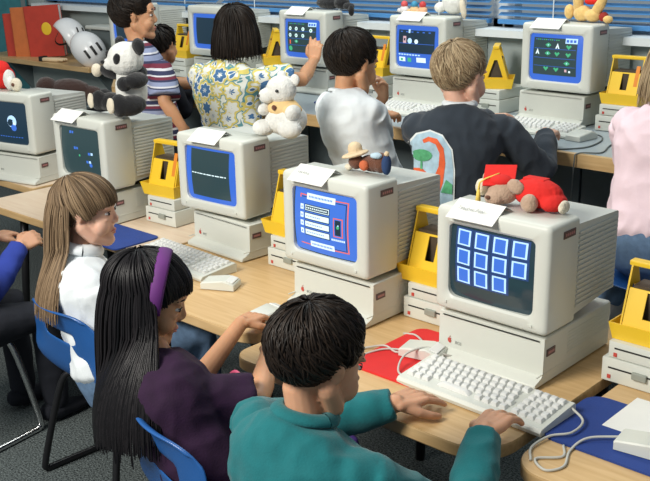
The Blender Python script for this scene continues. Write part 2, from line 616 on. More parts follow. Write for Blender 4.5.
# ------------------------------------------------------------ computers
MW, MH, MD1, MDV = 0.30, 0.25, 0.125, 0.318
SX0, SX1, SZ0, SZ1 = -0.113, 0.108, 0.038, 0.208    # screen opening in the bezel


def scr_pt(u, v, lift=0.0):
    """u 0..1 left-right, v 0..1 top-bottom on the bulging tube face"""
    x = SX0 + (SX1 - SX0) * u
    z = SZ1 + (SZ0 - SZ1) * v
    a, b = (u - 0.5) * 2, (v - 0.5) * 2
    y = 0.003 + 0.009 * (a * a + b * b) * 0.8 - lift
    return (x, y, z)


def grect(m, mi, u0, v0, u1, v1, lay=1, slant=0.0):
    m.mi = mi
    nx = max(1, int(abs(u1 - u0) * 12)); ny = max(1, int(abs(v1 - v0) * 12))
    vs = []
    for j in range(ny + 1):
        for i in range(nx + 1):
            u = u0 + (u1 - u0) * i / nx; v = v0 + (v1 - v0) * j / ny
            vs.append(scr_pt(u + slant * (0.5 - j / ny), v, 0.0004 * lay))
    fs = []
    for j in range(ny):
        for i in range(nx):
            a = j * (nx + 1) + i
            fs.append((a, a + nx + 1, a + nx + 2, a + 1))
    m.add(vs, fs)


def gpoly(m, mi, pts, lay=1):
    m.mi = mi
    m.add([scr_pt(u, v, 0.0004 * lay) for u, v in pts], [tuple(range(len(pts)))[::-1]])


def gdisc(m, mi, u, v, r, lay=1, n=12):
    gpoly(m, mi, [(u + r * math.cos(2 * PI * k / n), v + r * 1.25 * math.sin(2 * PI * k / n)) for k in range(n)], lay)


def screen_mesh(kind, parent):
    mats = [GLASS_D, E_BLUE, E_MID, E_LT, E_WH, E_DK, E_GR, E_DG, E_RD, E_HALO, E_PK]
    m = MB()
    n = 14
    vs = [scr_pt(-0.03 + 1.06 * i / n, -0.03 + 1.06 * j / n) for j in range(n + 1) for i in range(n + 1)]
    fs = [(j * (n + 1) + i, (j + 1) * (n + 1) + i, (j + 1) * (n + 1) + i + 1, j * (n + 1) + i + 1) for j in range(n) for i in range(n)]
    m.add(vs, fs)
    B, M_, LT, WH, DK, GR, DG, RD, HA, PK = range(1, 11)
    if kind == 'cards':
        for r in range(3):
            for c in range(4):
                if r == 2 and c == 3: continue
                u0 = 0.085 + c * 0.222 + r * 0.004; v0 = 0.045 + r * 0.262
                w, h = 0.165, 0.215
                grect(m, HA, u0 - 0.026, v0 - 0.022, u0 + w + 0.026, v0 + h + 0.022, 1)
                grect(m, LT, u0, v0, u0 + w, v0 + h, 2)
                grect(m, M_, u0 + 0.022, v0 + 0.02, u0 + w - 0.022, v0 + h - 0.02, 3)
    elif kind == 'menu':
        grect(m, M_, 0, 0, 1, 1, 1)
        # red double frame
        for (a, b, c, d) in ((0.10, 0.09, 0.88, 0.108), (0.10, 0.09, 0.118, 0.15), (0.862, 0.09, 0.88, 0.90), (0.60, 0.882, 0.88, 0.90), (0.10, 0.88, 0.3, 0.897)):
            grect(m, RD, a, b, c, d, 2)
        for (a, b, c, d) in ((0.13, 0.125, 0.85, 0.135), (0.838, 0.125, 0.85, 0.87), (0.62, 0.862, 0.85, 0.872)):
            grect(m, DK, a, b, c, d, 2)
        grect(m, WH, 0.22, 0.06, 0.68, 0.16, 3)
        grect(m, WH, 0.27, 0.82, 0.66, 0.91, 3)
        for k in range(16):
            grect(m, M_, 0.26 + k * 0.024, 0.095, 0.26 + k * 0.024 + 0.014, 0.125, 4)
            if k < 14: grect(m, M_, 0.3 + k * 0.024, 0.85, 0.3 + k * 0.024 + 0.014, 0.88, 4)
        for k in range(4):
            v0 = 0.25 + k * 0.13
            grect(m, WH, 0.11, v0, 0.165, v0 + 0.085, 2)
            grect(m, M_, 0.13, v0 + 0.03, 0.148, v0 + 0.06, 3)
            grect(m, DK, 0.185, v0 - 0.012, 0.60, v0 + 0.1, 2)
            grect(m, WH, 0.195, v0, 0.59, v0 + 0.085, 3)
            if k == 0:
                grect(m, DK, 0.205, v0 + 0.012, 0.58, v0 + 0.073, 4)
                for q in range(11): grect(m, WH, 0.22 + q * 0.032, v0 + 0.03, 0.24 + q * 0.032, v0 + 0.055, 5)
            else:
                for q in range(7 + k): grect(m, M_, 0.22 + q * 0.03, v0 + 0.036, 0.238 + q * 0.03, v0 + 0.05, 4)
        grect(m, RD, 0.655, 0.36, 0.80, 0.66, 2); grect(m, M_, 0.67, 0.375, 0.785, 0.645, 3)
        grect(m, DK, 0.685, 0.39, 0.77, 0.63, 4)
        gdisc(m, GR, 0.728, 0.5, 0.022, 5); gdisc(m, LT, 0.735, 0.47, 0.01, 6)
        for q in range(7): grect(m, WH, 0.625 + q * 0.03, 0.695, 0.645 + q * 0.03, 0.725, 3)
    elif kind == 'prompt':
        grect(m, B, -0.02, -0.02, 1.02, 1.02, 1)
        grect(m, DG, 0.1, 0.03, 0.88, 0.93, 2)
        u = 0.12
        for w in (0.04, 0.05, 0.03, 0.07, 0.05, 0.09, 0.05, 0.08, 0.07, 0.03):
            grect(m, WH, u, 0.475, u + w, 0.495, 3); u += w + 0.016
    elif kind == 'memory':
        grect(m, DG, -0.02, -0.02, 1.02, 1.02, 1)
        for (u, v) in ((0.42, 0.42), (0.78, 0.5), (0.72, 0.68), (0.3, 0.1)):
            grect(m, E_IDX['M'], u - 0.06, v - 0.03, u - 0.01, v + 0.025, 2); grect(m, LT if u > 0.7 else M_, u + 0.005, v - 0.03, u + 0.05, v + 0.02, 2)
        gdisc(m, GR, 0.5, 0.56, 0.02, 2); gdisc(m, M_, 0.76, 0.74, 0.035, 2)
    elif kind == 'picture':
        grect(m, DK, -0.02, -0.02, 1.02, 1.02, 1)
        gdisc(m, LT, 0.62, 0.45, 0.12, 2); gdisc(m, DK, 0.58, 0.48, 0.07, 3); gdisc(m, M_, 0.66, 0.6, 0.07, 3); gdisc(m, WH, 0.68, 0.5, 0.03, 4)
        for q in range(9): grect(m, M_, 0.25 + q * 0.07, 0.83, 0.29 + q * 0.07, 0.85, 2)
    elif kind in ('garden', 'garden2'):
        grect(m, B, -0.02, -0.02, 1.02, 1.02, 1)
        grect(m, DG, 0.06, 0.07, 0.9, 0.88, 2)
        for q in range(12): grect(m, GR if q % 3 else M_, 0.1 + q * 0.04, 0.10, 0.125 + q * 0.04, 0.118, 3)
        for v in (0.3, 0.5, 0.68): grect(m, E_IDX['B'], 0.08, v, 0.88, v + 0.008, 3)
        grect(m, LT, 0.68, 0.06, 0.9, 0.17, 3)
        for q in range(3): grect(m, B, 0.7 + q * 0.065, 0.09, 0.745 + q * 0.065, 0.145, 4)
        cells = [(0.36, 0.22, 'd'), (0.36, 0.4, 'd'), (0.54, 0.24, 'w'), (0.54, 0.41, 'h'), (0.15, 0.38, 'w'), (0.75, 0.25, 'h'), (0.75, 0.42, 'h'), (0.73, 0.6, 'd'),
                 (0.33, 0.74, 'h'), (0.53, 0.75, 'h'), (0.73, 0.77, 'y')]
        if kind == 'garden2': cells = [(0.15, 0.24, 'o'), (0.34, 0.24, 'o'), (0.54, 0.24, 'o'), (0.15, 0.42, 'o'), (0.34, 0.42, 'o'), (0.54, 0.42, 'o'), (0.15, 0.6, 'p'), (0.34, 0.58, 'd'), (0.15, 0.78, 'g'), (0.76, 0.27, 'o')]
        for (u, v, k) in cells:
            if k == 'd':
                gpoly(m, GR, [(u - 0.06, v), (u, v + 0.05), (u + 0.06, v), (u, v - 0.05)], 4); gdisc(m, LT, u, v, 0.012, 5)
            elif k == 'w':
                gpoly(m, WH, [(u - 0.04, v + 0.05), (u - 0.015, v + 0.05), (u, v + 0.01), (u + 0.015, v + 0.05), (u + 0.04, v + 0.05), (u, v - 0.07)], 4)
            elif k == 'h':
                gpoly(m, GR, [(u, v + 0.05), (u + 0.05, v - 0.02), (u + 0.03, v - 0.05), (u, v - 0.02), (u - 0.03, v - 0.05), (u - 0.05, v - 0.02)], 4)
            elif k == 'o':
                gdisc(m, WH, u, v, 0.042, 4); gdisc(m, GR, u, v, 0.018, 5)
            elif k == 'p':
                grect(m, RD, u - 0.02, v - 0.05, u + 0.015, v + 0.06, 4)
            elif k == 'g':
                gdisc(m, GR, u, v, 0.055, 4)
            else:
                grect(m, PK, u - 0.04, v - 0.04, u, v + 0.02, 4); gdisc(m, WH, u + 0.05, v + 0.01, 0.02, 4)
    elif kind == 'house':
        grect(m, B, -0.02, -0.02, 1.02, 1.02, 1)
        grect(m, DK, 0.05, 0.1, 0.92, 0.66, 2)
        for q in range(6): grect(m, M_, 0.1 + q * 0.135, 0.13, 0.15 + q * 0.135, 0.155, 3)
        grect(m, LT, 0.3, 0.08, 0.345, 0.17, 3)
        grect(m, E_IDX['B'], 0.07, 0.42, 0.9, 0.432, 3)
        grect(m, PK, 0.17, 0.25, 0.25, 0.42, 3); grect(m, DK, 0.19, 0.3, 0.23, 0.36, 4)
        gdisc(m, LT, 0.34, 0.36, 0.055, 3); gdisc(m, WH, 0.5, 0.37, 0.045, 3)
        for q in range(8): grect(m, LT, 0.05 + q * 0.07, 0.69, 0.1 + q * 0.07, 0.72, 3)
        grect(m, WH, 0.06, 0.77, 0.22, 0.88, 3); grect(m, GR, 0.28, 0.78, 0.37, 0.88, 3); grect(m, WH, 0.5, 0.76, 0.72, 0.88, 3); grect(m, GR, 0.1, 0.8, 0.16, 0.86, 4)
    elif kind == 'plainblue':
        grect(m, B, -0.02, -0.02, 1.02, 1.02, 1)
        grect(m, DK, 0.1, 0.1, 0.88, 0.88, 2)
    m.mi = 0
    return m.obj('screen', mats, parent)


E_IDX = {'M': 2, 'B': 1}


def monitor(loc, rz, kind, label, group='beige computer monitors'):
    t = thing('computer_monitor', label, 'monitor', loc, rz, group)
    m = MB()
    # bezel: outer outline -> rounded front -> opening -> recess
    W2 = MW / 2
    outer = rrect(-W2, 0, W2, MH, 0.012, 6)
    n = len(outer)
    cxo, czo = 0, MH / 2
    inner = rrect(SX0 - 0.003, SZ0 - 0.003, SX1 + 0.003, SZ1 + 0.003, [0.02, 0.02, 0.012, 0.012], 6)

    def sc(ol, k, y):
        return [(x - k * (1 if x > 0 else -1), y, z - k * (1 if z > czo else -1)) for x, z in ol]
    rows = [sc(outer, 0.004, MD1), sc(outer, 0.0, MD1 - 0.006), sc(outer, 0.0, 0.010), sc(outer, 0.0025, 0.004), sc(outer, 0.009, 0.0),
            [(x, 0.001, z) for x, z in [((a[0] - (SX0 + SX1) / 2) * 1.05 + (SX0 + SX1) / 2, (a[1] - (SZ0 + SZ1) / 2) * 1.06 + (SZ0 + SZ1) / 2) for a in inner]],
            [(x, 0.006, z) for x, z in inner], [(x, 0.026, z) for x, z in inner]]
    vs = [p for r in rows for p in r]
    fs = []
    for i in range(len(rows) - 1):
        for j in range(n):
            fs.append((i * n + j, (i + 1) * n + j, (i + 1) * n + (j + 1) % n, i * n + (j + 1) % n))
    fs.append(tuple(range(n)))
    m.add(vs, fs)
    m.box((0.11, -0.0005, 0.018), (0.010, 0.003, 0.006)); m.box((-0.118, -0.0005, 0.02), (0.006, 0.003, 0.006))
    m.obj('case', PLAT, t, 'auto', fixn=True)
    # vented rear housing
    m = MB()
    x1, z0, z1 = W2 - 0.008, 0.012, MH - 0.03
    prof = [(MD1 - 0.004, z0), (MDV, z0 + 0.02), (MDV, z1 - 0.004), (MDV - 0.006, z1), (MD1 - 0.004, z1 + 0.008)]
    m.add([(-x1, y, z) for y, z in prof] + [(x1, y, z) for y, z in prof], [(0, 1, 2, 3, 4), (9, 8, 7, 6, 5)] + [(i, 5 + i, 5 + (i + 1) % 5, (i + 1) % 5) for i in range(5)])
    k = z0 + 0.022
    while k < z1 - 0.012:
        for sx in (-1, 1):
            m.box((sx * (x1 + 0.001), (MD1 + MDV) / 2 + 0.002, k), (0.005, MDV - MD1 - 0.016, 0.0055))
        k += 0.0115
    m.obj('vent_housing', PLAT2, t, fixn=True)
    screen_mesh(kind, t)
    MB().box((0, 0.15, -0.0055), (0.2, 0.2, 0.011)).obj('stand', DARKP, t)
    bd = MB().box((W2 + 0.0008, 0.078, MH - 0.03), (0.002, 0.05, 0.017), bev=0.0006).obj('badge', BADGE, t)
    mb = MB()
    for q in range(5): mb.box((W2 + 0.002, 0.062 + q * 0.008, MH - 0.03), (0.0008, 0.005, 0.006))
    mb.obj('badge_lettering', BADGEL, bd)
    return t


def cpu(loc, rz, label, group='beige desktop computers'):
    t = thing('desktop_computer', label, 'computer', loc, rz, group)
    W2 = 0.142
    m = MB()
    prof = [(-0.032, 0.003), (-0.034, 0.009), (-0.030, 0.014), (-0.006, 0.022), (0.0, 0.026), (0.002, 0.113), (0.006, 0.117), (0.306, 0.117), (0.312, 0.112), (0.312, 0.003)]
    n = len(prof)
    bv = 0.003
    rows = []
    for x, k in ((-W2, bv), (-W2 + bv, 0), (W2 - bv, 0), (W2, bv)):
        rows.append([(x, min(max(y, -0.034 + k), 0.312 - k), min(max(z, 0.003 + k), 0.117 - k)) for y, z in prof])
    vs = [p for r in rows for p in r]
    fs = []
    for i in range(3):
        for j in range(n): fs.append((i * n + j, (i + 1) * n + j, (i + 1) * n + (j + 1) % n, i * n + (j + 1) % n))
    fs += [tuple(range(n)), tuple(range(3 * n, 4 * n))[::-1]]
    m.add(vs, fs)
    for sx in (-1, 1):
        for q in range(7): m.box((sx * (W2 - 0.0005), 0.20, 0.05 + q * 0.008), (0.003, 0.19, 0.0028))
        m.box((sx * (W2 - 0.0008), 0.14, 0.03), (0.003, 0.33, 0.002))
        m.box((0, -0.0007, 0.107), (0.26, 0.003, 0.0015))
    m.obj('case', PLAT, t, 'auto', fixn=True)
    for sx in (-1, 1):
        for sy in (0.01, 0.28): MB().box((sx * 0.11, sy, 0.002), (0.02, 0.02, 0.004)).obj('foot', DARKP, t)
    # coloured mark and lettering at the lower left of the panel
    m = MB()
    m.mi = 0
    ap = [(0, .001), (.0025, 0), (.0045, .001), (.006, .004), (.0058, .007), (.0042, .0082), (.0042, .0098), (.0058, .0112), (.004, .0128), (.0015, .012), (-.0005, .0128), (-.003, .0115), (-.004, .008), (-.003, .003)]
    m.prism([(x - 0.112, y + 0.038) for x, y in ap], 0.0, 0.0012, FRONT)
    m.prism([(-0.1115, 0.0518), (-0.109, 0.0545), (-0.1085, 0.0565), (-0.111, 0.0545)], 0.0, 0.0012, FRONT)
    m.obj('logo', RED, t, fixn=True)
    text_mesh('lettering', 'IIGS', 0.011, GREYT, t, Matrix.Translation((-0.095, -0.0008, 0.039)) @ FRONT)
    bd = MB().box((W2 + 0.001, 0.03, 0.078), (0.002, 0.036, 0.017), bev=0.0006).obj('badge', BADGE, t)
    MB().box((W2 + 0.0022, 0.03, 0.078), (0.0008, 0.026, 0.006)).obj('badge_lettering', BADGEL, bd)
    return t


def card(loc, rz, w, label, txt=None, colored=False):
    t = thing('folded_card', label, 'card', loc, rz, 'folded white name cards on the monitors')
    m = MB()
    # top leaf sloping forward over the bezel edge, hanging leaf, thin paper with thickness
    prof = [(0.055, 0.003), (0.0, 0.028), (-0.004, 0.0275), (-0.034, -0.005)]
    prof = [(0.058, 0.001), (0.034, 0.015), (0.031, 0.015), (-0.022, -0.018)]
    th = 0.0012
    n = len(prof)
    vs = []
    for x in (-w / 2, w / 2):
        for (y, z) in prof: vs.append((x, y, z))
        for (y, z) in prof: vs.append((x, y - 0.0004, z + th))
    fs = []
    for i in range(n - 1):
        fs += [(i, i + 1, 2 * n + i + 1, 2 * n + i), (n + i, 3 * n + i, 3 * n + i + 1, n + i + 1)]
        fs += [(i, n + i, n + i + 1, i + 1), (2 * n + i, 2 * n + i + 1, 3 * n + i + 1, 3 * n + i)]
    fs += [(0, 2 * n, 3 * n, n), (n - 1, 2 * n - 1, 4 * n - 1, 3 * n - 1)]
    m.add(vs, fs)
    m.obj('paper', PAPER, t, fixn=True)
    if txt:
        d = Vector((0, -0.046, -0.029)).normalized()
        M = Matrix.Identity(4)
        xax = Vector((1, 0, 0)); yax = -d; zax = xax.cross(yax)
        for i in range(3): M[i][0] = xax[i]; M[i][1] = yax[i]; M[i][2] = zax[i]
        M = Matrix.Translation(Vector((-w * 0.36, -0.003, 0.0005)) + zax * 0.0022) @ M
        text_mesh('lettering', txt, 0.0135, GREYT, t, M, 0.0002, 0.3)
    return t


# keyboard -----------------------------------------------------------
KEYME = None


def keyboard(loc, rz, label, keys=True):
    global KEYME
    t = thing('computer_keyboard', label, 'keyboard', loc, rz, 'beige computer keyboards')
    W, D = 0.377, 0.134
    m = MB()
    prof = [(-D / 2, 0.002), (-D / 2 - 0.002, 0.010), (-D / 2 + 0.004, 0.017), (D / 2 - 0.004, 0.030), (D / 2, 0.026), (D / 2, 0.002)]
    n = len(prof)
    vs = [(x, y, z) for x in (-W / 2, W / 2) for y, z in prof]
    fs = [tuple(range(n)), tuple(range(n, 2 * n))[::-1]] + [(j, n + j, n + (j + 1) % n, (j + 1) % n) for j in range(n)]
    m.add(vs, fs)
    m.obj('base', PLAT, t, fixn=True)
    if KEYME is None:
        k = MB()
        k.box((0, 0, 0.0045), (0.0172, 0.0172, 0.009), bev=0.0012, taper=(0.74, 0.72))
        KEYME = k.obj('key', KEYM, None, 'auto'); COL.objects.unlink(KEYME)

    slope = math.atan2(0.013, D - 0.008)

    def put(x, y, sx=1.0):
        z = 0.017 + (y + D / 2 - 0.004) * math.tan(slope)
        o = bpy.data.objects.new('key', KEYME.data)
        COL.objects.link(o)
        o.parent = t
        o.location = (x, y, z - 0.0005); o.rotation_euler = (slope, 0, 0); o.scale = (sx, 1, 1)
    P = 0.0192
    rows = [0.047, 0.047 - P * 1.12, 0.047 - P * 2.2, 0.047 - P * 3.28, 0.047 - P * 4.36]
    x0 = -W / 2 + 0.020
    for r in range(5):
        y = rows[r]
        offs = (0, 0.4, 0.6, 0.0, 0)[r] * P
        if r < 4:
            cnt = 14 - (1 if r in (1, 2) else 0)
            for c in range(cnt):
                if r in (1, 2) and c == 0: put(x0 + offs / 2, y, 1 + offs / P); continue
                put(x0 + c * P + offs, y)
        else:
            for c in (0, 1, 2): put(x0 + c * P * 1.1, y, 1.1)
            put(x0 + 6.2 * P, y, 5.2)
            for c in range(4): put(x0 + (9.6 + c * 1.1) * P, y)
        for c in range(4):
            put(x0 + (14.5 + c) * P, y)
    return t


def mouse(loc, rz, label, group='beige computer mice'):
    t = thing('computer_mouse', label, 'mouse', loc, rz, group)
    m = MB()
    prof = [(-0.052, 0.002), (-0.052, 0.018), (-0.048, 0.0215), (0.018, 0.030), (0.05, 0.020), (0.052, 0.017), (0.052, 0.002)]
    n = len(prof)
    rows = []
    for x, k in ((-0.031, 0.003), (-0.028, 0), (0.028, 0), (0.031, 0.003)):
        rows += [(x, y * (1 - k * 6), z - (k if z > 0.01 else 0)) for y, z in prof]
    fs = []
    for i in range(3):
        for j in range(n): fs.append((i * n + j, (i + 1) * n + j, (i + 1) * n + (j + 1) % n, i * n + (j + 1) % n))
    fs += [tuple(range(n)), tuple(range(3 * n, 4 * n))[::-1]]
    m.add(rows, fs)
    m.obj('shell', PLAT, t, 'auto', fixn=True)
    MB().box((0, 0.036, 0.0262), (0.05, 0.022, 0.003), Matrix.Translation((0, 0.036, 0.0262)) @ Matrix.Rotation(-0.28, 4, 'X') @ Matrix.Translation((0, -0.036, -0.0262)), bev=0.001).obj('button', KEYM, t)
    return t


def drive(loc, rz, big, label, dots=True):
    t = thing('disk_drive', label, 'disk drive', loc, rz, 'stacked beige disk drives')
    if big:
        W, D, H = 0.158, 0.215, 0.058
    else:
        W, D, H = 0.142, 0.20, 0.041
    m = MB()
    m.box((0, D / 2, H / 2 + 0.001), (W, D, H - 0.002), bev=0.003)
    m.obj('case', PLAT, t, 'auto')
    MB().box((0, 0.0, H * 0.62), (W * 0.8, 0.002, 0.0035)).obj('slot', DARKP, t)
    if big:
        MB().box((0.012, -0.002, H * 0.58), (0.034, 0.012, 0.016), bev=0.002).obj('latch', mat('grey_latch', (0.3, 0.32, 0.28), 0.4, noise_amt=0.05), t)
    if dots:
        MB().box((-W * 0.38, -0.0008, H * 0.25), (0.008, 0.002, 0.009)).obj('logo', RED, t)
    return t


def caddy(loc, rz, label, sc=1.0, fill=True):
    """yellow disk tote: flared tray, A shaped ends with a hole, ridge handle and a sloping front with a label window"""
    t = thing('disk_caddy', label, 'disk caddy', loc, rz, 'yellow plastic disk caddies')
    t.scale = (sc, sc, sc)
    W, D = 0.155, 0.15
    H = 0.165
    m = MB()
    a, b = (W / 2 - 0.008, D / 2 - 0.008), (W / 2, D / 2)
    th = 0.0035
    z0, z1 = 0.0, 0.04

    def ring(x, y, z): return [(-x, -y, z), (x, -y, z), (x, y, z), (-x, y, z)]
    rows = [ring(a[0], a[1], z0), ring(b[0], b[1], z1), ring(b[0] - th, b[1] - th, z1), ring(a[0] - th, a[1] - th, z0 + th)]
    vs = [p for r in rows for p in r]
    fs = [(3, 2, 1, 0), (12, 13, 14, 15)]
    for i in range(3):
        for j in range(4): fs.append((i * 4 + j, i * 4 + (j + 1) % 4, (i + 1) * 4 + (j + 1) % 4, (i + 1) * 4 + j))
    m.add(vs, fs)
    m.obj('tray', YEL, t, fixn=True)
    # triangular ends: frame with a triangular hole
    for sx in (-1, 1):
        mm = MB()
        x = sx * (W / 2 - 0.018)
        o = [(-0.06, 0.006), (0.06, 0.006), (0.012, H), (-0.012, H)]
        h = [(-0.03, 0.045), (0.03, 0.045), (0.006, H - 0.05), (-0.006, H - 0.05)]
        vs = []
        for dx in (-0.002, 0.002):
            vs += [(x + dx, y, z) for y, z in o] + [(x + dx, y, z) for y, z in h]
        fs = []
        for i in range(4):
            j = (i + 1) % 4
            fs += [(i, j, 4 + j, 4 + i), (8 + i, 12 + i, 12 + j, 8 + j), (i, 8 + i, 8 + j, j), (4 + i, 4 + j, 12 + j, 12 + i)]
        mm.add(vs, fs)
        mm.obj('side_frame', YEL, t, fixn=True)
    MB().box((0, 0, H), (W - 0.02, 0.026, 0.012), bev=0.003).obj('handle', YEL, t)
    for sy in (-1, 1):
        mm = MB()
        hw = W / 2 - 0.022
        wx = 0.013

        def P(x, s, d=0):   # s along slope 0 bottom .. 1 top
            return (x, sy * (0.060 - 0.036 * s + d), 0.012 + (H - 0.055) * s)
        outl = [(-hw, 0), (hw, 0), (hw, 0.92), (-hw, 0.92)]
        hol = [(-wx, 0.36), (wx, 0.36), (wx, 0.88), (-wx, 0.88)]
        vs = []
        for d in (0, -0.003):
            vs += [P(x, s, d) for x, s in outl] + [P(x, s, d) for x, s in hol]
        fs = []
        for i in range(4):
            j = (i + 1) % 4
            fs += [(i, j, 4 + j, 4 + i), (8 + i, 12 + i, 12 + j, 8 + j), (i, 8 + i, 8 + j, j), (4 + i, 4 + j, 12 + j, 12 + i)]
        mm.add(vs, fs)
        mm.obj('slope_panel', YEL, t, fixn=True)
    MB().box((0, 0, 0.07), (W - 0.06, 0.05, 0.1)).obj('divider', mat('dark_disk_sleeve', (0.07, 0.05, 0.03), 0.6, noise_amt=0.2), t)
    if fill:
        MB().box((W / 2 - 0.034, -0.037, 0.095), (0.014, 0.004, 0.075), Matrix.Translation((0, -0.022, 0)) @ Matrix.Rotation(-0.3, 4, 'X')).obj('disk_label', ORA, t)
    return t


def setup(x, y, rz, z, kind, dx, mrz, ml, cl, cardl=None, cw=0.12, ctx=None, cx=-0.02):
    cpu((x, y, z), rz, cl)
    c, s = math.cos(rz), math.sin(rz)
    lx, ly = dx, -0.019
    mx, my = x + c * lx - s * ly, y + s * lx + c * ly
    mz = z + 0.129
    monitor((mx, my, mz), mrz, kind, ml)
    if cardl:
        card((mx + cx * math.cos(mrz), my + cx * math.sin(mrz), mz + MH), mrz, cw, cardl, ctx)


setup(-1.131, 1.764, 0.0, TZ, 'cards', 0.006, -0.01, 'monitor with eleven blue cards glowing on its black screen', 'desktop computer on the maple table under the monitor showing blue cards', 'white folded card lettered in grey over the screen of blue cards', 0.125, 'Teacher Bear', -0.045)
setup(-1.645, 1.791, 0.0, TZ, 'menu', -0.011, 0.0, 'monitor with a blue menu screen framed in red', 'desktop computer under the monitor with the blue menu, partly behind the dark-haired boy', 'white folded card over the blue menu screen', 0.125, 'Snickers', -0.045)
setup(-2.285, 1.961, -0.05, TZ, 'prompt', -0.02, 0.05, 'monitor with one line of text on a dark screen edged in blue', 'desktop computer under the white bear and the one-line screen, keyboard in front', 'white folded card on the monitor with one line of text', 0.125, None, -0.01)
setup(-2.948, 1.906, 0.07, TZ, 'memory', 0.0, 0.04, 'monitor under the toy panda with faint marks on a dark screen', 'desktop computer under the monitor below the toy panda', 'white folded card in front of the toy panda', 0.13, None, -0.06)
setup(-3.70, 2.055, 0.2, TZ, 'picture', 0.0, 0.2, 'leftmost monitor, cut by the picture edge, with a pale round picture on screen', 'leftmost desktop computer, half behind the pale table corner', None)
CY = 3.30
setup(-1.878, CY, -0.03, CZ, 'garden', 0.02, -0.02, 'monitor on the wall counter under the yellow toys with green symbols on screen', 'desktop computer on the wall counter the blond boy types at', 'white folded card beside the yellow toys', 0.125, None, -0.04)
setup(-2.528, CY + 0.02, 0.0, CZ, 'house', 0.0, -0.01, 'monitor on the wall counter below the white rabbit toy, facing the blond boy head', 'desktop computer on the wall counter between the two boys', 'white folded card below the row of small figures', 0.125, None, -0.03)
setup(-3.19, CY + 0.01, 0.0, CZ, 'garden2', 0.0, 0.0, 'monitor on the wall counter the floral-shirt girl points at', 'desktop computer on the wall counter behind the boy in the white shirt', 'white folded card on the monitor the girl points at', 0.12, None, -0.03)
setup(-3.86, CY + 0.01, 0.0, CZ, 'plainblue', 0.0, 0.02, 'monitor on the wall counter behind the dark bob of the girl in the floral top', 'desktop computer on the wall counter in front of the girl in the floral top')
setup(-4.48, CY - 0.05, 0.0, CZ, 'plainblue', 0.0, 0.0, 'monitor on the wall counter behind the face of the boy in stripes', 'desktop computer on the wall counter behind the boy in stripes')

# drives and caddies
dr = [(-0.83, 1.885, 0.0, TZ, 'at the right picture edge beside the blue pad'), (-1.41, 1.90, 0.0, TZ, 'between the blue cards computer and the blue menu computer'),
      (-1.995, 1.965, 0.0, TZ, 'left of the blue menu computer'), (-2.69, 2.03, 0.05, TZ, 'between the panda computer and the one-line computer'),
      (-1.60, 3.28, 0.0, CZ, 'on the wall counter beside the girl in pink'), (-2.21, 3.34, -0.05, CZ, 'on the wall counter right of the blond boy head'),
      (-2.845, 3.36, 0.0, CZ, 'on the wall counter beside the face of the white-shirted boy'), (-3.52, 3.36, 0.0, CZ, 'on the wall counter behind the shoulder of the floral girl'),
      (-4.14, 3.30, 0.0, CZ, 'on the wall counter between the striped boy and the floral girl')]
CROT = [0, 0, 0.0, 0.05, 0.0, -1.0, 0.0, -0.7, 0]
for i, (x, y, rz, z, w) in enumerate(dr):
    drive((x, y, z), rz, True, 'larger disk drive ' + w)
    drive((x + 0.004, y + 0.003, z + 0.058), rz, False, 'smaller disk drive ' + w)
    caddy((x - (0.022 if 0 < i < 4 else -0.002), y + 0.085, z + 0.0995), rz + CROT[i], 'yellow disk caddy ' + w, 1.1 if 0 < i < 4 else 1.0)

# keyboards, mice
keyboard((-1.058, 1.632, TZ), -0.03, 'keyboard with both hands of the teal boy on it')
keyboard((-2.29, 1.80, TZ), -0.06, 'keyboard between the headband girl and the one-line computer')
keyboard((-1.86, 3.135, CZ), -0.02, 'keyboard on the wall counter under the hands of the blond boy')
keyboard((-2.51, 3.15, CZ), 0.0, 'keyboard on the wall counter near the hand of the white-shirted boy')
m1 = mouse((-1.287, 1.72, TZ + 0.006), -1.35, 'mouse lying on the red pad')
mouse((-2.035, 1.735, TZ), -1.1, 'mouse lying beside the keyboard of the headband girl')
mouse((-1.755, 1.655, TZ), -0.1, 'mouse under the hand of the headband girl')
mouse((-0.69, 1.64, TZ + 0.005), -1.45, 'mouse on the blue pad in the lower right corner')
mouse((-1.635, 3.10, CZ), -0.15, 'mouse on the wall counter right of the blond boy hand')


def pad(name, ol, z, th, mm, label, cat='mouse pad'):
    m = MB(); m.prism(ol, 0, th)
    cx = sum(p[0] for p in ol) / len(ol); cy = sum(p[1] for p in ol) / len(ol)
    m.v = [Vector((v.x - cx, v.y - cy, v.z)) for v in m.v]
    o = m.obj(name, mm, None, fixn=True)
    o.location = (cx, cy, z + 0.0005)
    return tag(o, label, cat)


pad('mouse_pad', rrect(-1.40, 1.57, -1.18, 1.86, 0.03), TZ, 0.005, REDPAD, 'red mouse pad left of the teal boy hands')
pad('mouse_pad', rrect(-0.885, 1.565, -0.58, 1.80, 0.04), TZ, 0.005, BLUEPAD, 'blue mouse pad under the white paper in the right corner')
pad('mouse_pad', rrect(-2.82, 1.74, -2.56, 1.925, 0.02), TZ, 0.005, BLUEPAD, 'blue mouse pad in front of the blond girl face')
pad('mouse_pad', rrect(-2.95, 3.10, -2.73, 3.33, 0.02), CZ, 0.005, BLUEPAD, 'blue mouse pad on the wall counter by the white-shirted boy')
pad('paper_sheet', [(-0.80, 1.68), (-0.55, 1.68), (-0.55, 1.84), (-0.80, 1.84)], TZ + 0.0055, 0.001, PAPER, 'blank white sheet on the blue pad', 'paper')
pad('paper_sheet', [(-2.50, 1.60), (-2.40, 1.585), (-2.39, 1.76), (-2.49, 1.77)], TZ, 0.001, PAPER, 'white sheet on the table below the blond girl chin', 'paper')


def cable(name, pts, r, mm, label, parent=None):
    P = catmull(pts, 8)
    m = MB(); m.tube(P, r, 6)
    o = m.obj(name, mm, None, True, off=P[0])
    o.location = P[0]
    return tag(o, label, 'cable')


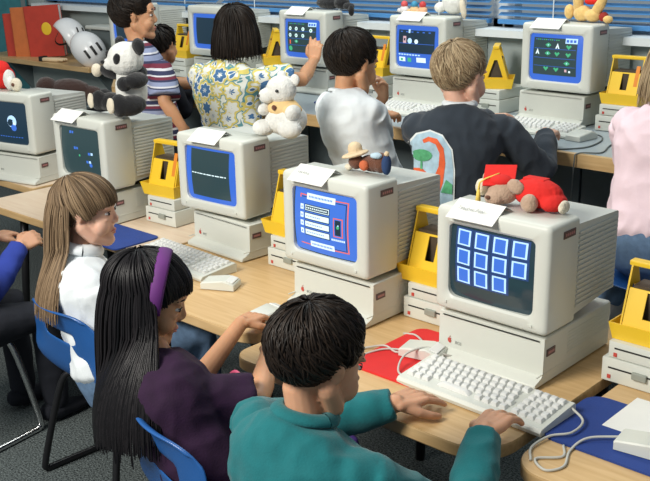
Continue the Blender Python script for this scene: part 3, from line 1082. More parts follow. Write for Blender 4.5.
z = TZ + 0.003
cable('keyboard_cable', [(-0.872, 1.68, z + 0.02), (-0.83, 1.655, z + 0.012), (-0.825, 1.60, z + 0.01), (-0.855, 1.565, z + 0.006), (-0.862, 1.51, z + 0.002), (-0.84, 1.47, z)], 0.0028, CABLE, 'grey cable curling off the right end of the near keyboard')
cable('mouse_cable', [(-0.742, 1.645, z + 0.012), (-0.79, 1.60, z + 0.01), (-0.80, 1.55, z), (-0.78, 1.49, z), (-0.80, 1.455, z), (-0.835, 1.48, z), (-0.80, 1.52, z), (-0.82, 1.56, z)], 0.0028, CABLE, 'grey cable looping on the table edge in the right corner')
z = TZ + 0.009
cable('mouse_cable', [(-1.235, 1.725, z + 0.012), (-1.20, 1.69, z), (-1.215, 1.62, z), (-1.265, 1.60, z), (-1.29, 1.65, z + 0.02), (-1.27, 1.71, z + 0.026), (-1.22, 1.745, z + 0.006), (-1.23, 1.83, z)], 0.0026, CABLE, 'white cable ringed around the mouse on the red pad')
cable('keyboard_cable', [(-1.41, 1.60, TZ + 0.004), (-1.38, 1.68, z), (-1.33, 1.72, z), (-1.30, 1.80, z), (-1.24, 1.86, z), (-1.22, 1.89, TZ + 0.004)], 0.0026, CABLE, 'white cable crossing the upper half of the red pad')
cable('mouse_cable', [(-1.43, 1.66, TZ + 0.004), (-1.39, 1.70, z), (-1.34, 1.69, z), (-1.32, 1.76, z), (-1.37, 1.80, z), (-1.41, 1.80, TZ + 0.004)], 0.0026, CABLE, 'white cable crossing the left corner of the red pad')
z = CZ + 0.003
cable('mouse_cable', [(-1.63, 3.155, z + 0.01), (-1.60, 3.18, z), (-1.56, 3.10, z), (-1.55, 2.98, z), (-1.60, 2.90, z), (-1.64, 2.864, z + 0.002), (-1.645, 2.852, z - 0.03), (-1.645, 2.85, z - 0.14)], 0.0026, CABLED, 'dark cable hanging over the counter edge, nearer the blond boy')
cable('keyboard_cable', [(-1.52, 3.2, z), (-1.50, 3.05, z), (-1.47, 2.93, z), (-1.52, 2.866, z + 0.002), (-1.525, 2.852, z - 0.03), (-1.53, 2.85, z - 0.20)], 0.0026, CABLED, 'dark cable hanging over the counter edge, nearer the girl in pink')
# dark wedge shaped holder on the counter by the pink shirt
hd = thing('disk_holder', 'dark wedge-shaped holder on the wall counter beside the pink shirt', 'holder', (-1.33, 3.03, CZ), -0.1)
MB().prism([(-0.09, 0.0), (0.09, 0.0), (0.09, 0.045), (0.05, 0.05), (-0.09, 0.012)], -0.07, 0.07, Matrix.Translation((0, 0, 0)) @ RIGHTM).obj('base', PANEL, hd, fixn=True)
MB().box((0.03, 0.01, 0.05), (0.07, 0.05, 0.02), bev=0.006).obj('contents', PAPER, hd)
# things in the upper left
bx = thing('printer', 'grey boxy machine behind the white helmets', 'printer', (-5.02, 3.53, CZ), 0.0)
MB().box((0, 0, 0.1), (0.26, 0.14, 0.2), bev=0.01).obj('body', PANEL, bx)
MB().box((0, -0.02, 0.205), (0.27, 0.17, 0.02), bev=0.006).obj('lid', PLAT2, bx)
#KEYEND

# ------------------------------------------------------------ people
def skin(name, c):
    return mat(name, c, 0.5, noise_amt=0.05, noise_scale=25, sss=0.12, spec=0.35)


SK_TAN = skin('skin_tan', (0.62, 0.33, 0.20))
SK_FAIR = skin('skin_fair', (0.74, 0.44, 0.32))
SK_WARM = skin('skin_warm', (0.60, 0.31, 0.17))
LIP = mat('lip_skin', (0.55, 0.18, 0.15), 0.4, noise_amt=0.05)
EYEW = mat('eye_white', (0.75, 0.72, 0.70), 0.15, noise_amt=0.02)
EYED = mat('eye_iris_dark', (0.02, 0.012, 0.01), 0.1, noise_amt=0.05)
H_BLACK = hair_mat('hair_black', (0.003, 0.003, 0.004), (0.016, 0.014, 0.016), 0.42)
H_DARK = hair_mat('hair_dark_brown', (0.006, 0.0045, 0.004), (0.030, 0.020, 0.014), 0.45)
H_SANDY = hair_mat('hair_sandy_brown', (0.06, 0.035, 0.018), (0.36, 0.25, 0.15), 0.5)
H_BLOND = hair_mat('hair_blond', (0.20, 0.13, 0.07), (0.58, 0.45, 0.28), 0.5)
DENIM = mat('denim', (0.13, 0.22, 0.36), 0.85, noise_amt=0.15, noise_scale=60, bump=0.2, bump_scale=300)
DARKCL = mat('dark_trouser_cloth', (0.012, 0.014, 0.022), 0.9, noise_amt=0.1, bump=0.2)
SHOE = mat('white_shoe_leather', (0.62, 0.60, 0.58), 0.5, noise_amt=0.08)


def v3(*a): return Vector(a)


def ik(S_, W_, l1, l2, pole):
    S_, W_ = Vector(S_), Vector(W_)
    d = W_ - S_
    L = min(d.length, (l1 + l2) * 0.998)
    u = d.normalized()
    a = (l1 * l1 - l2 * l2 + L * L) / (2 * L)
    h = math.sqrt(max(l1 * l1 - a * a, 0))
    p = Vector(pole); p = p - u * p.dot(u); p.normalize()
    return S_ + u * a + p * h, S_ + u * L


def hand(m, W, F, Nn, thumb, s=1.0, curl=(0.35, 0.35, 0.4, 0.5), spread=0.11, tcurl=0.3):
    """W wrist, F wrist->knuckles, Nn out of the back of the hand, thumb = +1/-1 along F x N"""
    W = Vector(W); F = Vector(F).normalized(); Nn = Vector(Nn); Nn = (Nn - F * Nn.dot(F)).normalized()
    X = F.cross(Nn).normalized() * thumb      # toward the thumb
    xs = (0.024, 0.008, -0.008, -0.023)
    kl = (0.060, 0.063, 0.060, 0.054)
    fl = (0.050, 0.057, 0.053, 0.042)
    for i in range(4):
        k = W + F * kl[i] * s + X * xs[i] * s + Nn * 0.002 * s
        m.tube([W + X * xs[i] * 0.55 * s, W + F * kl[i] * 0.5 * s + X * xs[i] * 0.85 * s, k], [(0.0125 * s, 0.012 * s), (0.0115 * s, 0.0105 * s), (0.0088 * s, 0.009 * s)], 10, side=X, roundcap=True)
        d = (F + X * xs[i] * spread / 0.024 * 1.0).normalized()
        p = k
        ang = 0.15
        pts = [p]; rr = [0.0080 * s]
        for j, fr in enumerate((0.45, 0.30, 0.25)):
            ang += curl[i] * (0.8 if j == 0 else 1.0)
            dd = d * math.cos(ang) - Nn * math.sin(ang)
            p = p + dd * fl[i] * fr * s
            pts.append(p); rr.append((0.0074, 0.0068, 0.0056)[j] * s)
        m.tube(pts, rr, 10, roundcap=True)
    # thumb
    b = W + X * 0.016 * s + F * 0.012 * s - Nn * 0.004 * s
    d = (F * 0.62 + X * 0.72 - Nn * 0.25).normalized()
    p1 = b + d * 0.030 * s
    d2 = (F * (0.9) + X * (0.45 - tcurl) - Nn * 0.3).normalized()
    p2 = p1 + d2 * 0.025 * s
    d3 = (F + X * (0.15 - tcurl) - Nn * 0.3).normalized()
    p3 = p2 + d3 * 0.020 * s
    m.tube([b, p1, p2, p3], [0.0125 * s, 0.0100 * s, 0.0085 * s, 0.0070 * s], 10, roundcap=True)
    m.ell(W + F * 0.022 * s - Nn * 0.003 * s, (0.026 * s, 0.026 * s, 0.012 * s), Matrix((X, F, Nn)).transposed())


def head_matrix(c, yaw, pitch, roll=0, s=1.0):
    return Matrix.Translation(Vector(c)) @ Matrix.Rotation(yaw, 4, 'Z') @ Matrix.Rotation(-pitch, 4, 'X') @ Matrix.Rotation(roll, 4, 'Y') @ Matrix.Scale(s, 4)


def head_geo(m, M):
    e = m.ell
    e((0, -0.014, 0.026), (0.068, 0.087, 0.074), M=M, seg=24, rings=16)
    e((0, 0.030, -0.012), (0.056, 0.050, 0.068), M=M, seg=20, rings=14)
    e((0, 0.052, 0.030), (0.046, 0.030, 0.034), M=M)
    for sx in (-1, 1):
        m.tube([M @ v3(sx * 0.052, -0.002, -0.035), M @ v3(sx * 0.040, 0.030, -0.068), M @ v3(sx * 0.008, 0.062, -0.084)], [0.020, 0.019, 0.016], 12, roundcap=True)
        e((sx * 0.032, 0.050, -0.034), (0.027, 0.024, 0.028), M=M)
        e((sx * 0.0085, 0.080, -0.026), (0.006, 0.007, 0.0055), M=M)
        R = Matrix.Rotation(sx * -0.40, 3, 'Z') @ Matrix.Rotation(0.15, 3, 'X')
        e((sx * 0.0665, -0.004, 0.001), (0.006, 0.014, 0.022), R, M=M)
        e((sx * 0.0715, -0.009, 0.009), (0.005, 0.012, 0.015), R, M=M)
        e((sx * 0.030, 0.066, 0.021), (0.019, 0.010, 0.006), M=M)
        e((sx * 0.030, 0.066, -0.013), (0.016, 0.009, 0.004), M=M)
    m.tube([M @ v3(0, 0.073, 0.014), M @ v3(0, 0.078, 0.0), M @ v3(0, 0.086, -0.017), M @ v3(0, 0.085, -0.024)], [0.0050, 0.0058, 0.0075, 0.0065], 10, roundcap=True)
    e((0, 0.064, -0.078), (0.018, 0.014, 0.013), M=M)
    m.tube([M @ v3(-0.017, 0.071, -0.053), M @ v3(0, 0.0775, -0.050), M @ v3(0.017, 0.071, -0.053)], [0.003, 0.0065, 0.003], 8, roundcap=True)
    m.tube([M @ v3(-0.014, 0.070, -0.059), M @ v3(0, 0.075, -0.061), M @ v3(0.014, 0.070, -0.059)], [0.003, 0.006, 0.003], 8, roundcap=True)
    e((0, 0.066, -0.055), (0.024, 0.012, 0.020), M=M)


HL_Y = [(-0.11, -0.055), (-0.06, -0.055), (-0.032, -0.050), (-0.022, -0.022), (-0.016, 0.020), (0.006, 0.020), (0.016, -0.002), (0.028, 0.008), (0.036, 0.034), (0.055, 0.046), (0.10, 0.056)]


def interp(tab, x):
    if x <= tab[0][0]: return tab[0][1]
    for (a, b), (c, d) in zip(tab, tab[1:]):
        if x <= c: return b + (d - b) * (x - a) / (c - a)
    return tab[-1][1]


def hair(name, M, material, parent, L, style='short', n=700, length=0.07, tab=HL_Y, zend=None, guide=None, vol=1.0, tie=None, w=0.0055, seed=1, drop_y=None, covers=-0.1):
    rnd = random.Random(seed)
    m = MB()
    E0 = v3(0, -0.013, 0.027); R0 = v3(0.069 + 0.005 * vol, 0.088 + 0.005 * vol, 0.075 + 0.008 * vol)
    k = v3(0, -0.45, 0.9).normalized()
    a = v3(1, 0, 0); b = k.cross(a)
    # scalp cap
    NS, NT = 48, 26
    vs = []; idx = {}
    m.at = 0.12
    fs = []

    hug = 0.16 if style == 'short' else 0.02

    def sp(th, ph, off, lm=None):
        nn = k * math.cos(th) + (a * math.cos(ph) + b * math.sin(ph)) * math.sin(th)
        tz = max(0.0, -nn.z - 0.05)          # hug the nape
        kk = 1 - hug * tz
        if lm is not None and style == 'short':
            off = off * min(1, max(0.15, (lm + 0.1 - th) / 0.55)) - 0.0065 * vol * max(0, 1 - max(0, lm - th) / 0.45)
        return v3(E0.x + nn.x * (R0.x + off) * kk, E0.y + nn.y * (R0.y + off) * kk, E0.z + nn.z * (R0.z + off)), nn
    lim = []
    for j in range(NS):
        ph = 2 * PI * j / NS
        t = 0.3
        while t < 2.7:
            p, _ = sp(t, ph, 0)
            if p.z < interp(tab, p.y): break
            t += 0.03
        lim.append(t)
    for i in range(NT + 1):
        for j in range(NS):
            p, _ = sp(lim[j] * i / NT, 2 * PI * j / NS, -0.002 - (0.005 if i == NT else 0), lim[j])
            vs.append(M @ p)
    for i in range(NT):
        for j in range(NS):
            fs.append((i * NS + j, (i + 1) * NS + j, (i + 1) * NS + (j + 1) % NS, i * NS + (j + 1) % NS))
    m.add(vs, fs)
    Rot = M.to_3x3()
    count = 0; tries = 0
    while count < n and tries < n * 20:
        tries += 1
        ph = rnd.random() * 2 * PI
        limv = interp([(2 * PI * j / NS, lim[j % NS]) for j in range(NS + 1)], ph)
        if style == 'short':
            th = math.acos(1 - rnd.random() * (1 - math.cos(limv)))
        else:
            th = math.acos(1 - rnd.random() ** 0.8 * (1 - math.cos(min(limv, 1.6))))
        if th > limv: continue
        count += 1
        pts = []
        lift0 = rnd.random() * 0.004
        lift1 = lift0 + (0.002 + rnd.random() * 0.006) * vol
        sw = (rnd.random() - 0.5) * (0.9 if style == 'short' else 0.25) + (0.25 if style == 'short' else 0)
        if style == 'short':
            N = 6
            dth = length / 0.085 * (0.7 + rnd.random() * 0.6)
            for i in range(N):
                f = i / (N - 1)
                t2 = min(th + dth * f, limv + 0.10)
                p, nn = sp(t2, ph + sw * f * math.sin(max(th, .3)), lift0 + (lift1 - lift0) * f * (1 - 0.9 * f) * 1.6, limv)
                pts.append(M @ p)
            side = Rot @ nn.cross(k if th > 0.2 else a)
        else:
            i = 0
            t2 = th
            while t2 < limv + 0.02:
                p, nn = sp(t2, ph + sw * 0.3 * (t2 - th), lift0 + (lift1 - lift0) * min(1, (t2 - th)))
                if len(pts) >= 2 and style == 'long' and p.y < (drop_y if drop_y is not None else 0.02) and (Rot @ nn).normalized().z < -0.02: break
                pts.append(M @ p)
                t2 += 0.14
            p, nn = sp(limv, ph, lift1)
            side = Rot @ nn.cross(k)
            if len(pts) < 2: continue
            if style == 'tied' and tie is not None:
                # locks sweep to the tie point at the back then hang
                T = M @ Vector(tie)
                st = pts[:max(2, int(len(pts) * 0.45))]
                q = st[-1]
                for f in (0.33, 0.66, 1.0):
                    c = q.lerp(T, f)
                    cc = M @ (E0 + (M.inverted() @ c - E0).normalized() * 0.104) if f < 1 else T + v3(rnd.uniform(-.012, .012), rnd.uniform(-.012, .012), rnd.uniform(-.01, .01))
                    st.append(cc)
                pts = st
            # hang
            frontness = (M.inverted() @ pts[-1]).y
            ze = zend + rnd.uniform(-0.02, 0.03)
            allow = frontness < (drop_y if drop_y is not None else 0.02) or style == 'tied'
            if allow:
                p = pts[-1].copy()
                outw = (p - (M @ E0)); outw.z = 0
                if outw.length > 0.001: outw.normalize()
                jit = v3(rnd.uniform(-1, 1), rnd.uniform(-1, 1), 0) * 0.004
                stp = 0.03
                lead = outw * 0.30
                while p.z > ze:
                    p = p + v3(0, 0, -stp) + lead * stp + jit * 0.25
                    lead *= 0.6
                    if guide: p = guide(p)
                    pts.append(p.copy())
        if len(pts) < 3: continue
        m.at = min(1, max(0, rnd.gauss(0.45, 0.25)))
        ww = w * (0.7 + rnd.random() * 0.6)
        nn_ = len(pts)
        rr = []
        for i in range(nn_):
            f = i / (nn_ - 1)
            kk = min(1, 0.5 + f * 3) * (1 - 0.85 * max(0, f - 0.7) / 0.3 * (1 if style == 'short' else 0.8))
            rr.append((ww * kk, ww * 0.5 * kk))
        m.tube(pts, rr, 4, side=side if side.length > 0.01 else None, cap=False)
    return m.obj(name, material, parent, True, off=L)


class Person:
    def __init__(s, label, base, group=None, name='person'):
        s.L = Vector(base)
        s.root = thing(name, label, 'person', base, 0, group)

    def build(s, N, P, yaw, head, arms, sk, top, legs=None, sw=0.125, bs=1.0, voxel=0.0045, sleeve='long', shirt_mat=None, wr=0.006, hem=0.03, collar=None, face=True, neckr=0.032, sleeve_r=1.0):
        N, P = Vector(N), Vector(P)
        fx = Matrix.Rotation(yaw, 3, 'Z') @ v3(1, 0, 0)
        fy = Matrix.Rotation(yaw, 3, 'Z') @ v3(0, 1, 0)
        up = (N - P).normalized()
        s.N, s.P, s.fx, s.fy = N, P, fx, fy
        L = s.L
        B = MB(); T = MB()

        def tp(t, off=0): return P.lerp(N, t) + fy * off
        tors = [(-0.08, .100, .075, 0), (0.0, .118, .092, 0), (0.2, .110, .086, -.002), (0.45, .108, .084, -.006), (0.68, .118 + (sw - .125) * .6, .086, -.012), (0.80, sw * 0.90, .080, -.012), (0.89, sw * 0.74, .066, -.010), (0.96, sw * 0.50, .052, -.004), (1.0, .046, .046, 0)]
        B.tube([tp(t, o) for t, _, _, o in tors], [(a * 0.93 * bs, b * 0.93 * bs) for _, a, b, _ in tors], 20, side=fx, roundcap=False)
        T.tube([tp(t, o) for t, _, _, o in tors], [(a * bs + .012, b * bs + .014) if t < .98 else (a + .004, b + .004) for t, a, b, _ in tors], 24, side=fx)
        hc, hy, hp, hr, hs = head
        M = head_matrix(hc, hy, hp, hr, hs)
        s.M = M
        head_geo(B, M)
        nk = M @ v3(0, -0.022, -0.055)
        B.tube([N - up * 0.03, N + (nk - N) * 0.4, nk, M @ v3(0, -0.02, -0.01)], [neckr * 1.25, neckr, neckr * 1.0, neckr * 1.05], 16)
        for sd, A in arms.items():
            sg = -1 if sd == 'L' else 1
            Sh = A.get('S')
            Sh = Vector(Sh) if Sh else N + fx * sg * (sw - 0.012) * bs - up * 0.062
            l1, l2 = A.get('l', (0.215 * bs, 0.195 * bs))
            El, Wr = ik(Sh, A['W'], l1, l2, A['pole'])
            if A.get('hand', True):
                B.tube([Sh, Sh.lerp(El, .5), El, El.lerp(Wr, .3), El.lerp(Wr, .75), Wr], [.026 * bs, .032 * bs, .0275 * bs, .0285 * bs, .0215 * bs, .0185 * bs], 14, roundcap=True)
                hand(B, Wr, A['F'], A['Nn'], A['thumb'], A.get('s', 0.95), A.get('curl', (.35, .35, .4, .45)), A.get('spread', .13), A.get('tc', .3))
            k = sleeve_r
            T.ell(Sh - fx * sg * 0.015, (0.047 * bs, 0.047 * bs, 0.045 * bs), None)
            if sleeve == 'long':
                e = El.lerp(Wr, A.get('cuff', 0.93))
                T.tube([Sh, Sh.lerp(El, .5), El, El.lerp(e, .5), El.lerp(e, .88), e], [.047 * bs * k, .047 * bs * k, .042 * bs * k, .041 * bs * k, .036 * bs * k, .029 * bs], 16, roundcap=False)
                cf = (e - El).normalized()
                T.tube([e - cf * 0.028, e - cf * .014, e + cf * 0.008], [.0325 * bs, .034 * bs, .031 * bs], 16)
            else:
                e = Sh.lerp(El, A.get('cuff', 0.78))
                T.tube([Sh, Sh.lerp(e, .5), e], [.046 * bs, .052 * bs * k, .059 * bs * k], 18)
        if legs:
            LG = MB()
            LG.tube([P - up * 0.05, P, P + up * 0.05], [(.112 * bs, .092 * bs), (.124 * bs, .102 * bs), (.120 * bs, .098 * bs)], 20, side=fx, roundcap=True)
            for (h, kn, an, toe) in legs['pts']:
                h, kn, an, toe = map(Vector, (h, kn, an, toe))
                B.tube([h, kn, an], [.058, .042, .026], 12, roundcap=True)
                LG.tube([h, h.lerp(kn, .5), kn, kn.lerp(an, .5), an], [.072, .066, .056, .048, .042], 16, roundcap=True)
                SH = MB()
                d = toe - an; d.z = 0; d.normalize()
                a0 = v3(an.x, an.y, an.z - 0.035)
                SH.tube([a0 - d * .035, a0, a0 + d * .06 - v3(0, 0, .012), a0 + d * .115 - v3(0, 0, .02)], [(.03, .032), (.036, .04), (.036, .026), (.028, .018)], 14, side=d.cross(v3(0, 0, 1)), roundcap=True)
                so = SH.obj('shoe', legs.get('shoe', SHOE), s.root, True, off=L)
                remesh(so, 0.004, 2)
            lo = LG.obj('trousers', legs['mat'], s.root, True, off=L)
            remesh(lo, 0.008, 3, 0.004, 10)
        b = B.obj('body', sk, s.root, True, off=L)
        remesh(b, voxel, 2, fac=0.5)
        s.body = b
        if shirt_mat:
            t = T.obj(top, shirt_mat, s.root, True, off=L)
            remesh(t, 0.006, 5, wr, 11)
            s.shirt = t
        if collar:
            C = MB()
            nn = (nk - N).normalized()
            R_, r_, drop = collar
            ring = []
            for j in range(25):
                a = 2 * PI * j / 24
                ring.append(N + up * drop + fx * math.cos(a) * R_ + fy * math.sin(a) * (R_ * 0.95) - up * 0.012 * math.sin(a))
            C.tube(ring, [(r_, r_ * 1.7)] * 25, 8, cap=False)
            C.obj('collar', collar_mat.get(top, shirt_mat), s.root, True, off=L)
        if face:
            Lp = MB()
            for sx in (-1, 1):
                E = MB(); I = MB(); Bw = MB()
                E.ell((sx * 0.029, 0.0648, 0.003), (.0095, .0102, .0048), M=M, seg=14, rings=10)
                I.ell((sx * 0.030, 0.0738, 0.0025), (.0058, .003, .0046), M=M, seg=12, rings=8)
                Bw.tube([M @ v3(sx * 0.014, .0775, .024), M @ v3(sx * 0.030, .0755, .029), M @ v3(sx * 0.045, .0625, .024)], [.0014, .0022, .0012], 6)
                I.tube([M @ v3(sx * 0.020, .0755, .0085), M @ v3(sx * 0.030, .0765, .0105), M @ v3(sx * 0.040, .070, .0065)], [.0009, .0013, .0009], 6)
                eo = E.obj('eye', EYEW, s.root, True, off=L)
                I.obj('iris_and_lashes', EYED, eo, True, off=L)
                Bw.obj('eyebrow', EYED, s.root, True, off=L)
            Lp.tube([M @ v3(-0.016, 0.0735, -0.0535), M @ v3(-.006, 0.0800, -0.0505), M @ v3(0, 0.0815, -0.052), M @ v3(.006, 0.0800, -0.0505), M @ v3(0.016, 0.0735, -0.0535)], [.0012, .0030, .0030, .0030, .0012], 8, roundcap=True)
            Lp.tube([M @ v3(-0.014, 0.073, -0.0575), M @ v3(0, 0.0795, -0.0595), M @ v3(0.014, 0.073, -0.0575)], [.0012, .0036, .0012], 8, roundcap=True)
            Lp.obj('lips', LIP, s.root, True, off=L)
        return s


collar_mat = {}
TEAL = mat('teal_knit', (0.001, 0.135, 0.15), 0.9, noise_amt=0.08, noise_scale=40, bump=0.25, bump_scale=260, sheen=0.15)
PURP = mat('dark_purple_knit', (0.020, 0.002, 0.026), 0.9, noise_amt=0.15, noise_scale=30, bump=0.2, bump_scale=240)
LILAC = mat('violet_cloth', (0.10, 0.05, 0.30), 0.85, noise_amt=0.1)
HEADB = mat('purple_headband_cloth', (0.12, 0.018, 0.17), 0.7, noise_amt=0.1)
WHT = mat('white_cotton', (0.78, 0.83, 0.86), 0.9, noise_amt=0.02, bump=0.1)
CREAM = mat('cream_collar_cloth', (0.55, 0.53, 0.42), 0.9, noise_amt=0.05)
PINK = mat('pale_pink_fleece', (0.80, 0.63, 0.69), 0.9, noise_amt=0.04, bump=0.2)
SLATE = mat('charcoal_sweatshirt', (0.028, 0.038, 0.052), 0.95, noise_amt=0.1, bump=0.2, sheen=0.1)
ROYAL = mat('royal_blue_cloth', (0.02, 0.045, 0.30), 0.9, noise_amt=0.08)
REDSH = mat('rust_red_shorts_cloth', (0.35, 0.05, 0.03), 0.9, noise_amt=0.1)


def seated_legs(P, yaw, knee=(0.09, 0.33, -0.02), ank=(0.09, 0.34, -0.33), s=1.0):
    R = Matrix.Rotation(yaw, 3, 'Z'); P = Vector(P)
    out = []
    for sx in (-1, 1):
        h = P + R @ v3(sx * .06, .02, 0)
        k = P + R @ v3(sx * knee[0], knee[1], knee[2])
        a = P + R @ v3(sx * ank[0], ank[1], ank[2])
        a.z = max(a.z, 0.075)
        out.append((h, k, a, a + R @ v3(0, .12, 0)))
    return out


def standing_legs(P, yaw, lean=0.0):
    R = Matrix.Rotation(yaw, 3, 'Z'); P = Vector(P)
    out = []
    for sx in (-1, 1):
        h = P + R @ v3(sx * .06, 0, -0.02)
        k = v3(P.x, P.y, P.z * 0.52) + R @ v3(sx * .07, 0.03, 0)
        a = v3(P.x, P.y, 0.085) + R @ v3(sx * .08, -0.01, 0)
        out.append((h, k, a, a + R @ v3(0, .12, 0)))
    return out


UP = (0, 0, 1)
# --- boy in teal -----------------------------------------------------
p = Person('boy in teal long-sleeved top typing with both hands at the near keyboard', (-1.06, 1.0, 0))
p.build((-1.075, 1.095, 0.722), (-1.06, 1.06, 0.44), -0.05, ((-1.075, 1.13, 0.820), -0.24, 0.34, 0, 0.98),
        {'R': dict(W=(-0.912, 1.418, 0.622), pole=(0.55, -0.2, -0.8), F=(-0.12, 1, 0.0), Nn=(-0.1, 0.1, 1), thumb=-1, curl=(.2, .2, .22, .25), spread=.22, tc=.1, s=1.08),
         'L': dict(W=(-1.135, 1.425, 0.603), pole=(-0.8, 0.1, -0.5), F=(0.18, 1, -0.05), Nn=(0.1, 0.15, 1), thumb=1, curl=(.15, .22, .25, .3), spread=.18, tc=.0, s=1.05)},
        SK_TAN, 'sweater', {'mat': DARKCL, 'pts': seated_legs((-1.06, 1.06, 0.43), 0)}, sw=0.145, bs=1.08, voxel=0.0032, shirt_mat=TEAL, wr=0.007, collar=(0.052, 0.009, 0.012), face=True)
hair('hair', p.M, H_DARK, p.root, p.L, 'short', 4500, 0.05, vol=1.5, seed=3, w=0.0021)

# --- girl with headband ---------------------------------------------
HG = ((-1.605, 1.165, 0.800), -0.76, 0.36, 0.0, 0.96)
p = Person('girl with long black hair, purple headband and dark purple top reaching for a mouse', (-1.5, 1.1, 0))


def g2(pt, N=Vector((-1.545, 1.14, 0.55))):
    d = pt - N
    r = Vector((0.165, 0.15, 0.21))
    q = Vector((d.x / r.x, d.y / r.y, d.z / r.z))
    if q.length < 1 and d.z < 0.21:
        h = Vector((d.x / r.x, d.y / r.y, 0)); hl = max(h.length, 1e-3)
        need = math.sqrt(max(0, 1 - q.z ** 2))
        if hl < need: return Vector((N.x + d.x * (hl + (need - hl) * .6) / hl, N.y + d.y * (hl + (need - hl) * .6) / hl, pt.z))
    return pt


p.build((-1.565, 1.14, 0.690), (-1.40, 1.16, 0.40), -0.35, HG,
        {'L': dict(W=(-1.715, 1.525, 0.60), pole=(-0.2, 0.1, -1), F=(-0.05, 1, -0.02), Nn=(0, 0.2, 1), thumb=1, curl=(.3, .3, .35, .4), s=.92, l=(.22, .24)),
         'R': dict(S=(-1.47, 1.11, 0.632), W=(-1.53, 1.44, 0.60), pole=(1, 0.0, -0.35), F=(-0.25, 1, 0), Nn=(0, 0.1, 1), thumb=-1, curl=(.3, .3, .35, .4), s=.92, cuff=.85, l=(.19, .215))},
        SK_WARM, 't_shirt', {'mat': LILAC, 'pts': seated_legs((-1.44, 1.14, 0.42), -0.05)}, sw=0.13, bs=1.0, voxel=0.0034, sleeve='short', shirt_mat=PURP, wr=0.007, sleeve_r=1.0)
TABL = [(-0.11, -0.10), (0.022, -0.10), (0.034, 0.0), (0.05, 0.044), (0.10, 0.052)]
TABG = [(-0.11, -0.055), (-0.035, -0.055), (-0.022, -0.020), (-0.010, 0.012), (0.012, 0.020), (0.03, 0.010), (0.042, 0.026), (0.06, 0.040), (0.10, 0.044)]
hair('hair', p.M, H_BLACK, p.root, p.L, 'long', 3200, tab=TABG, zend=0.55, guide=g2, vol=1.0, seed=5, w=0.0032, drop_y=0.012)
hb = MB()
pts = []
for j in range(31):
    a = -0.30 + (PI + 0.6) * j / 30
    q = Vector((math.cos(a) * 0.0835, 0.016 - 0.012 * math.sin(a), 0.022 + math.sin(a) * 0.094))
    pts.append(p.M @ q)
hb.tube(pts, [(0.015, 0.004)] * 31, 8, side=p.M.to_3x3() @ Vector((0, 1, 0.1)))
hb.obj('headband', HEADB, p.root, True, off=p.L)
pr = MB()
sc0 = Vector((-1.475, 1.285, 0.605))
pr.tube([sc0 + Vector((math.cos(a) * .016, math.sin(a) * .004, math.sin(a) * .014)) for a in [2 * PI * i / 16 for i in range(17)]], 0.0045, 8, cap=False)
pr.obj('pink_ring', mat('pink_trim', (0.8, 0.12, 0.25), 0.5, noise_amt=0.05), p.root, True, off=p.L)
MB().ell(sc0, (0.012, 0.006, 0.011)).obj('blue_charm', mat('blue_trim', (0.03, 0.15, 0.5), 0.4, noise_amt=0.05), p.root, True, off=p.L)

# --- girl with long sandy hair --------------------------------------
HB = ((-2.215, 1.425, 0.828), -0.90, 0.06, 0.0, 0.95)
p = Person('girl with long sandy blond hair and white top looking to the right', (-2.2, 1.35, 0))
p.build((-2.215, 1.395, 0.715), (-2.14, 1.40, 0.40), -0.45, HB,
        {'L': dict(W=(-2.33, 1.66, 0.53), pole=(-0.3, -0.2, -1), F=(0, 1, 0), Nn=UP, thumb=1, cuff=.9),
         'R': dict(W=(-2.10, 1.58, 0.46), pole=(0.3, -0.3, -0.8), F=(-0.1, 1, 0), Nn=UP, thumb=-1, cuff=.9)},
        SK_FAIR, 'blouse', {'mat': DENIM, 'pts': seated_legs((-2.14, 1.40, 0.435), -0.12, (0.08, 0.25, 0.005), (0.09, 0.27, -0.33))}, sw=0.13, bs=1.0, voxel=0.0036, sleeve='long', shirt_mat=WHT, wr=0.008, collar=(0.050, 0.012, 0.02))


def g1(pt, N=Vector((-2.20, 1.40, 0.56))): return g2(pt, N)


TABB = [(-0.11, -0.055), (-0.035, -0.055), (-0.018, -0.020), (0.0, 0.014), (0.02, -0.012), (0.036, 0.006), (0.055, 0.026), (0.10, 0.028)]
hair('hair', p.M, H_SANDY, p.root, p.L, 'long', 2600, tab=TABB, zend=0.59, guide=g1, vol=0.8, seed=8, w=0.0022, drop_y=-0.02)
#hair('top_hair', p.M, H_SANDY, p.root, p.L, 'tied', 500, tab=TABB, zend=0.60, guide=g1, vol=1.4, tie=(0, -0.100, 0.03), seed=9, w=0.0022)

# --- child at the left edge in blue ----------------------------------
p = Person('child in blue sweater at the left edge, holding up one hand, head out of view', (-2.75, 1.2, 0))
p.build((-2.76, 1.16, 0.72), (-2.72, 1.18, 0.40), 0.3, ((-2.80, 1.17, 0.86), 0.5, 0.2, 0, 1.0),
        {'R': dict(W=(-2.74, 1.505, 0.60), pole=(0.3, -0.2, -1), F=(-0.15, 1, 0.2), Nn=(0.6, 0, 0.7), thumb=-1, cuff=.93),
         'L': dict(W=(-2.9, 1.5, 0.60), pole=(-0.3, -0.2, -1), F=(0, 1, 0), Nn=UP, thumb=1)},
        SK_TAN, 'sweater', {'mat': DARKCL, 'shoe': DARKCL, 'pts': seated_legs((-2.72, 1.18, 0.40), 0.1)}, sw=0.13, voxel=0.005, shirt_mat=ROYAL, wr=0.007)
hair('hair', p.M, H_DARK, p.root, p.L, 'short', 300, 0.07, vol=1.2, seed=4)

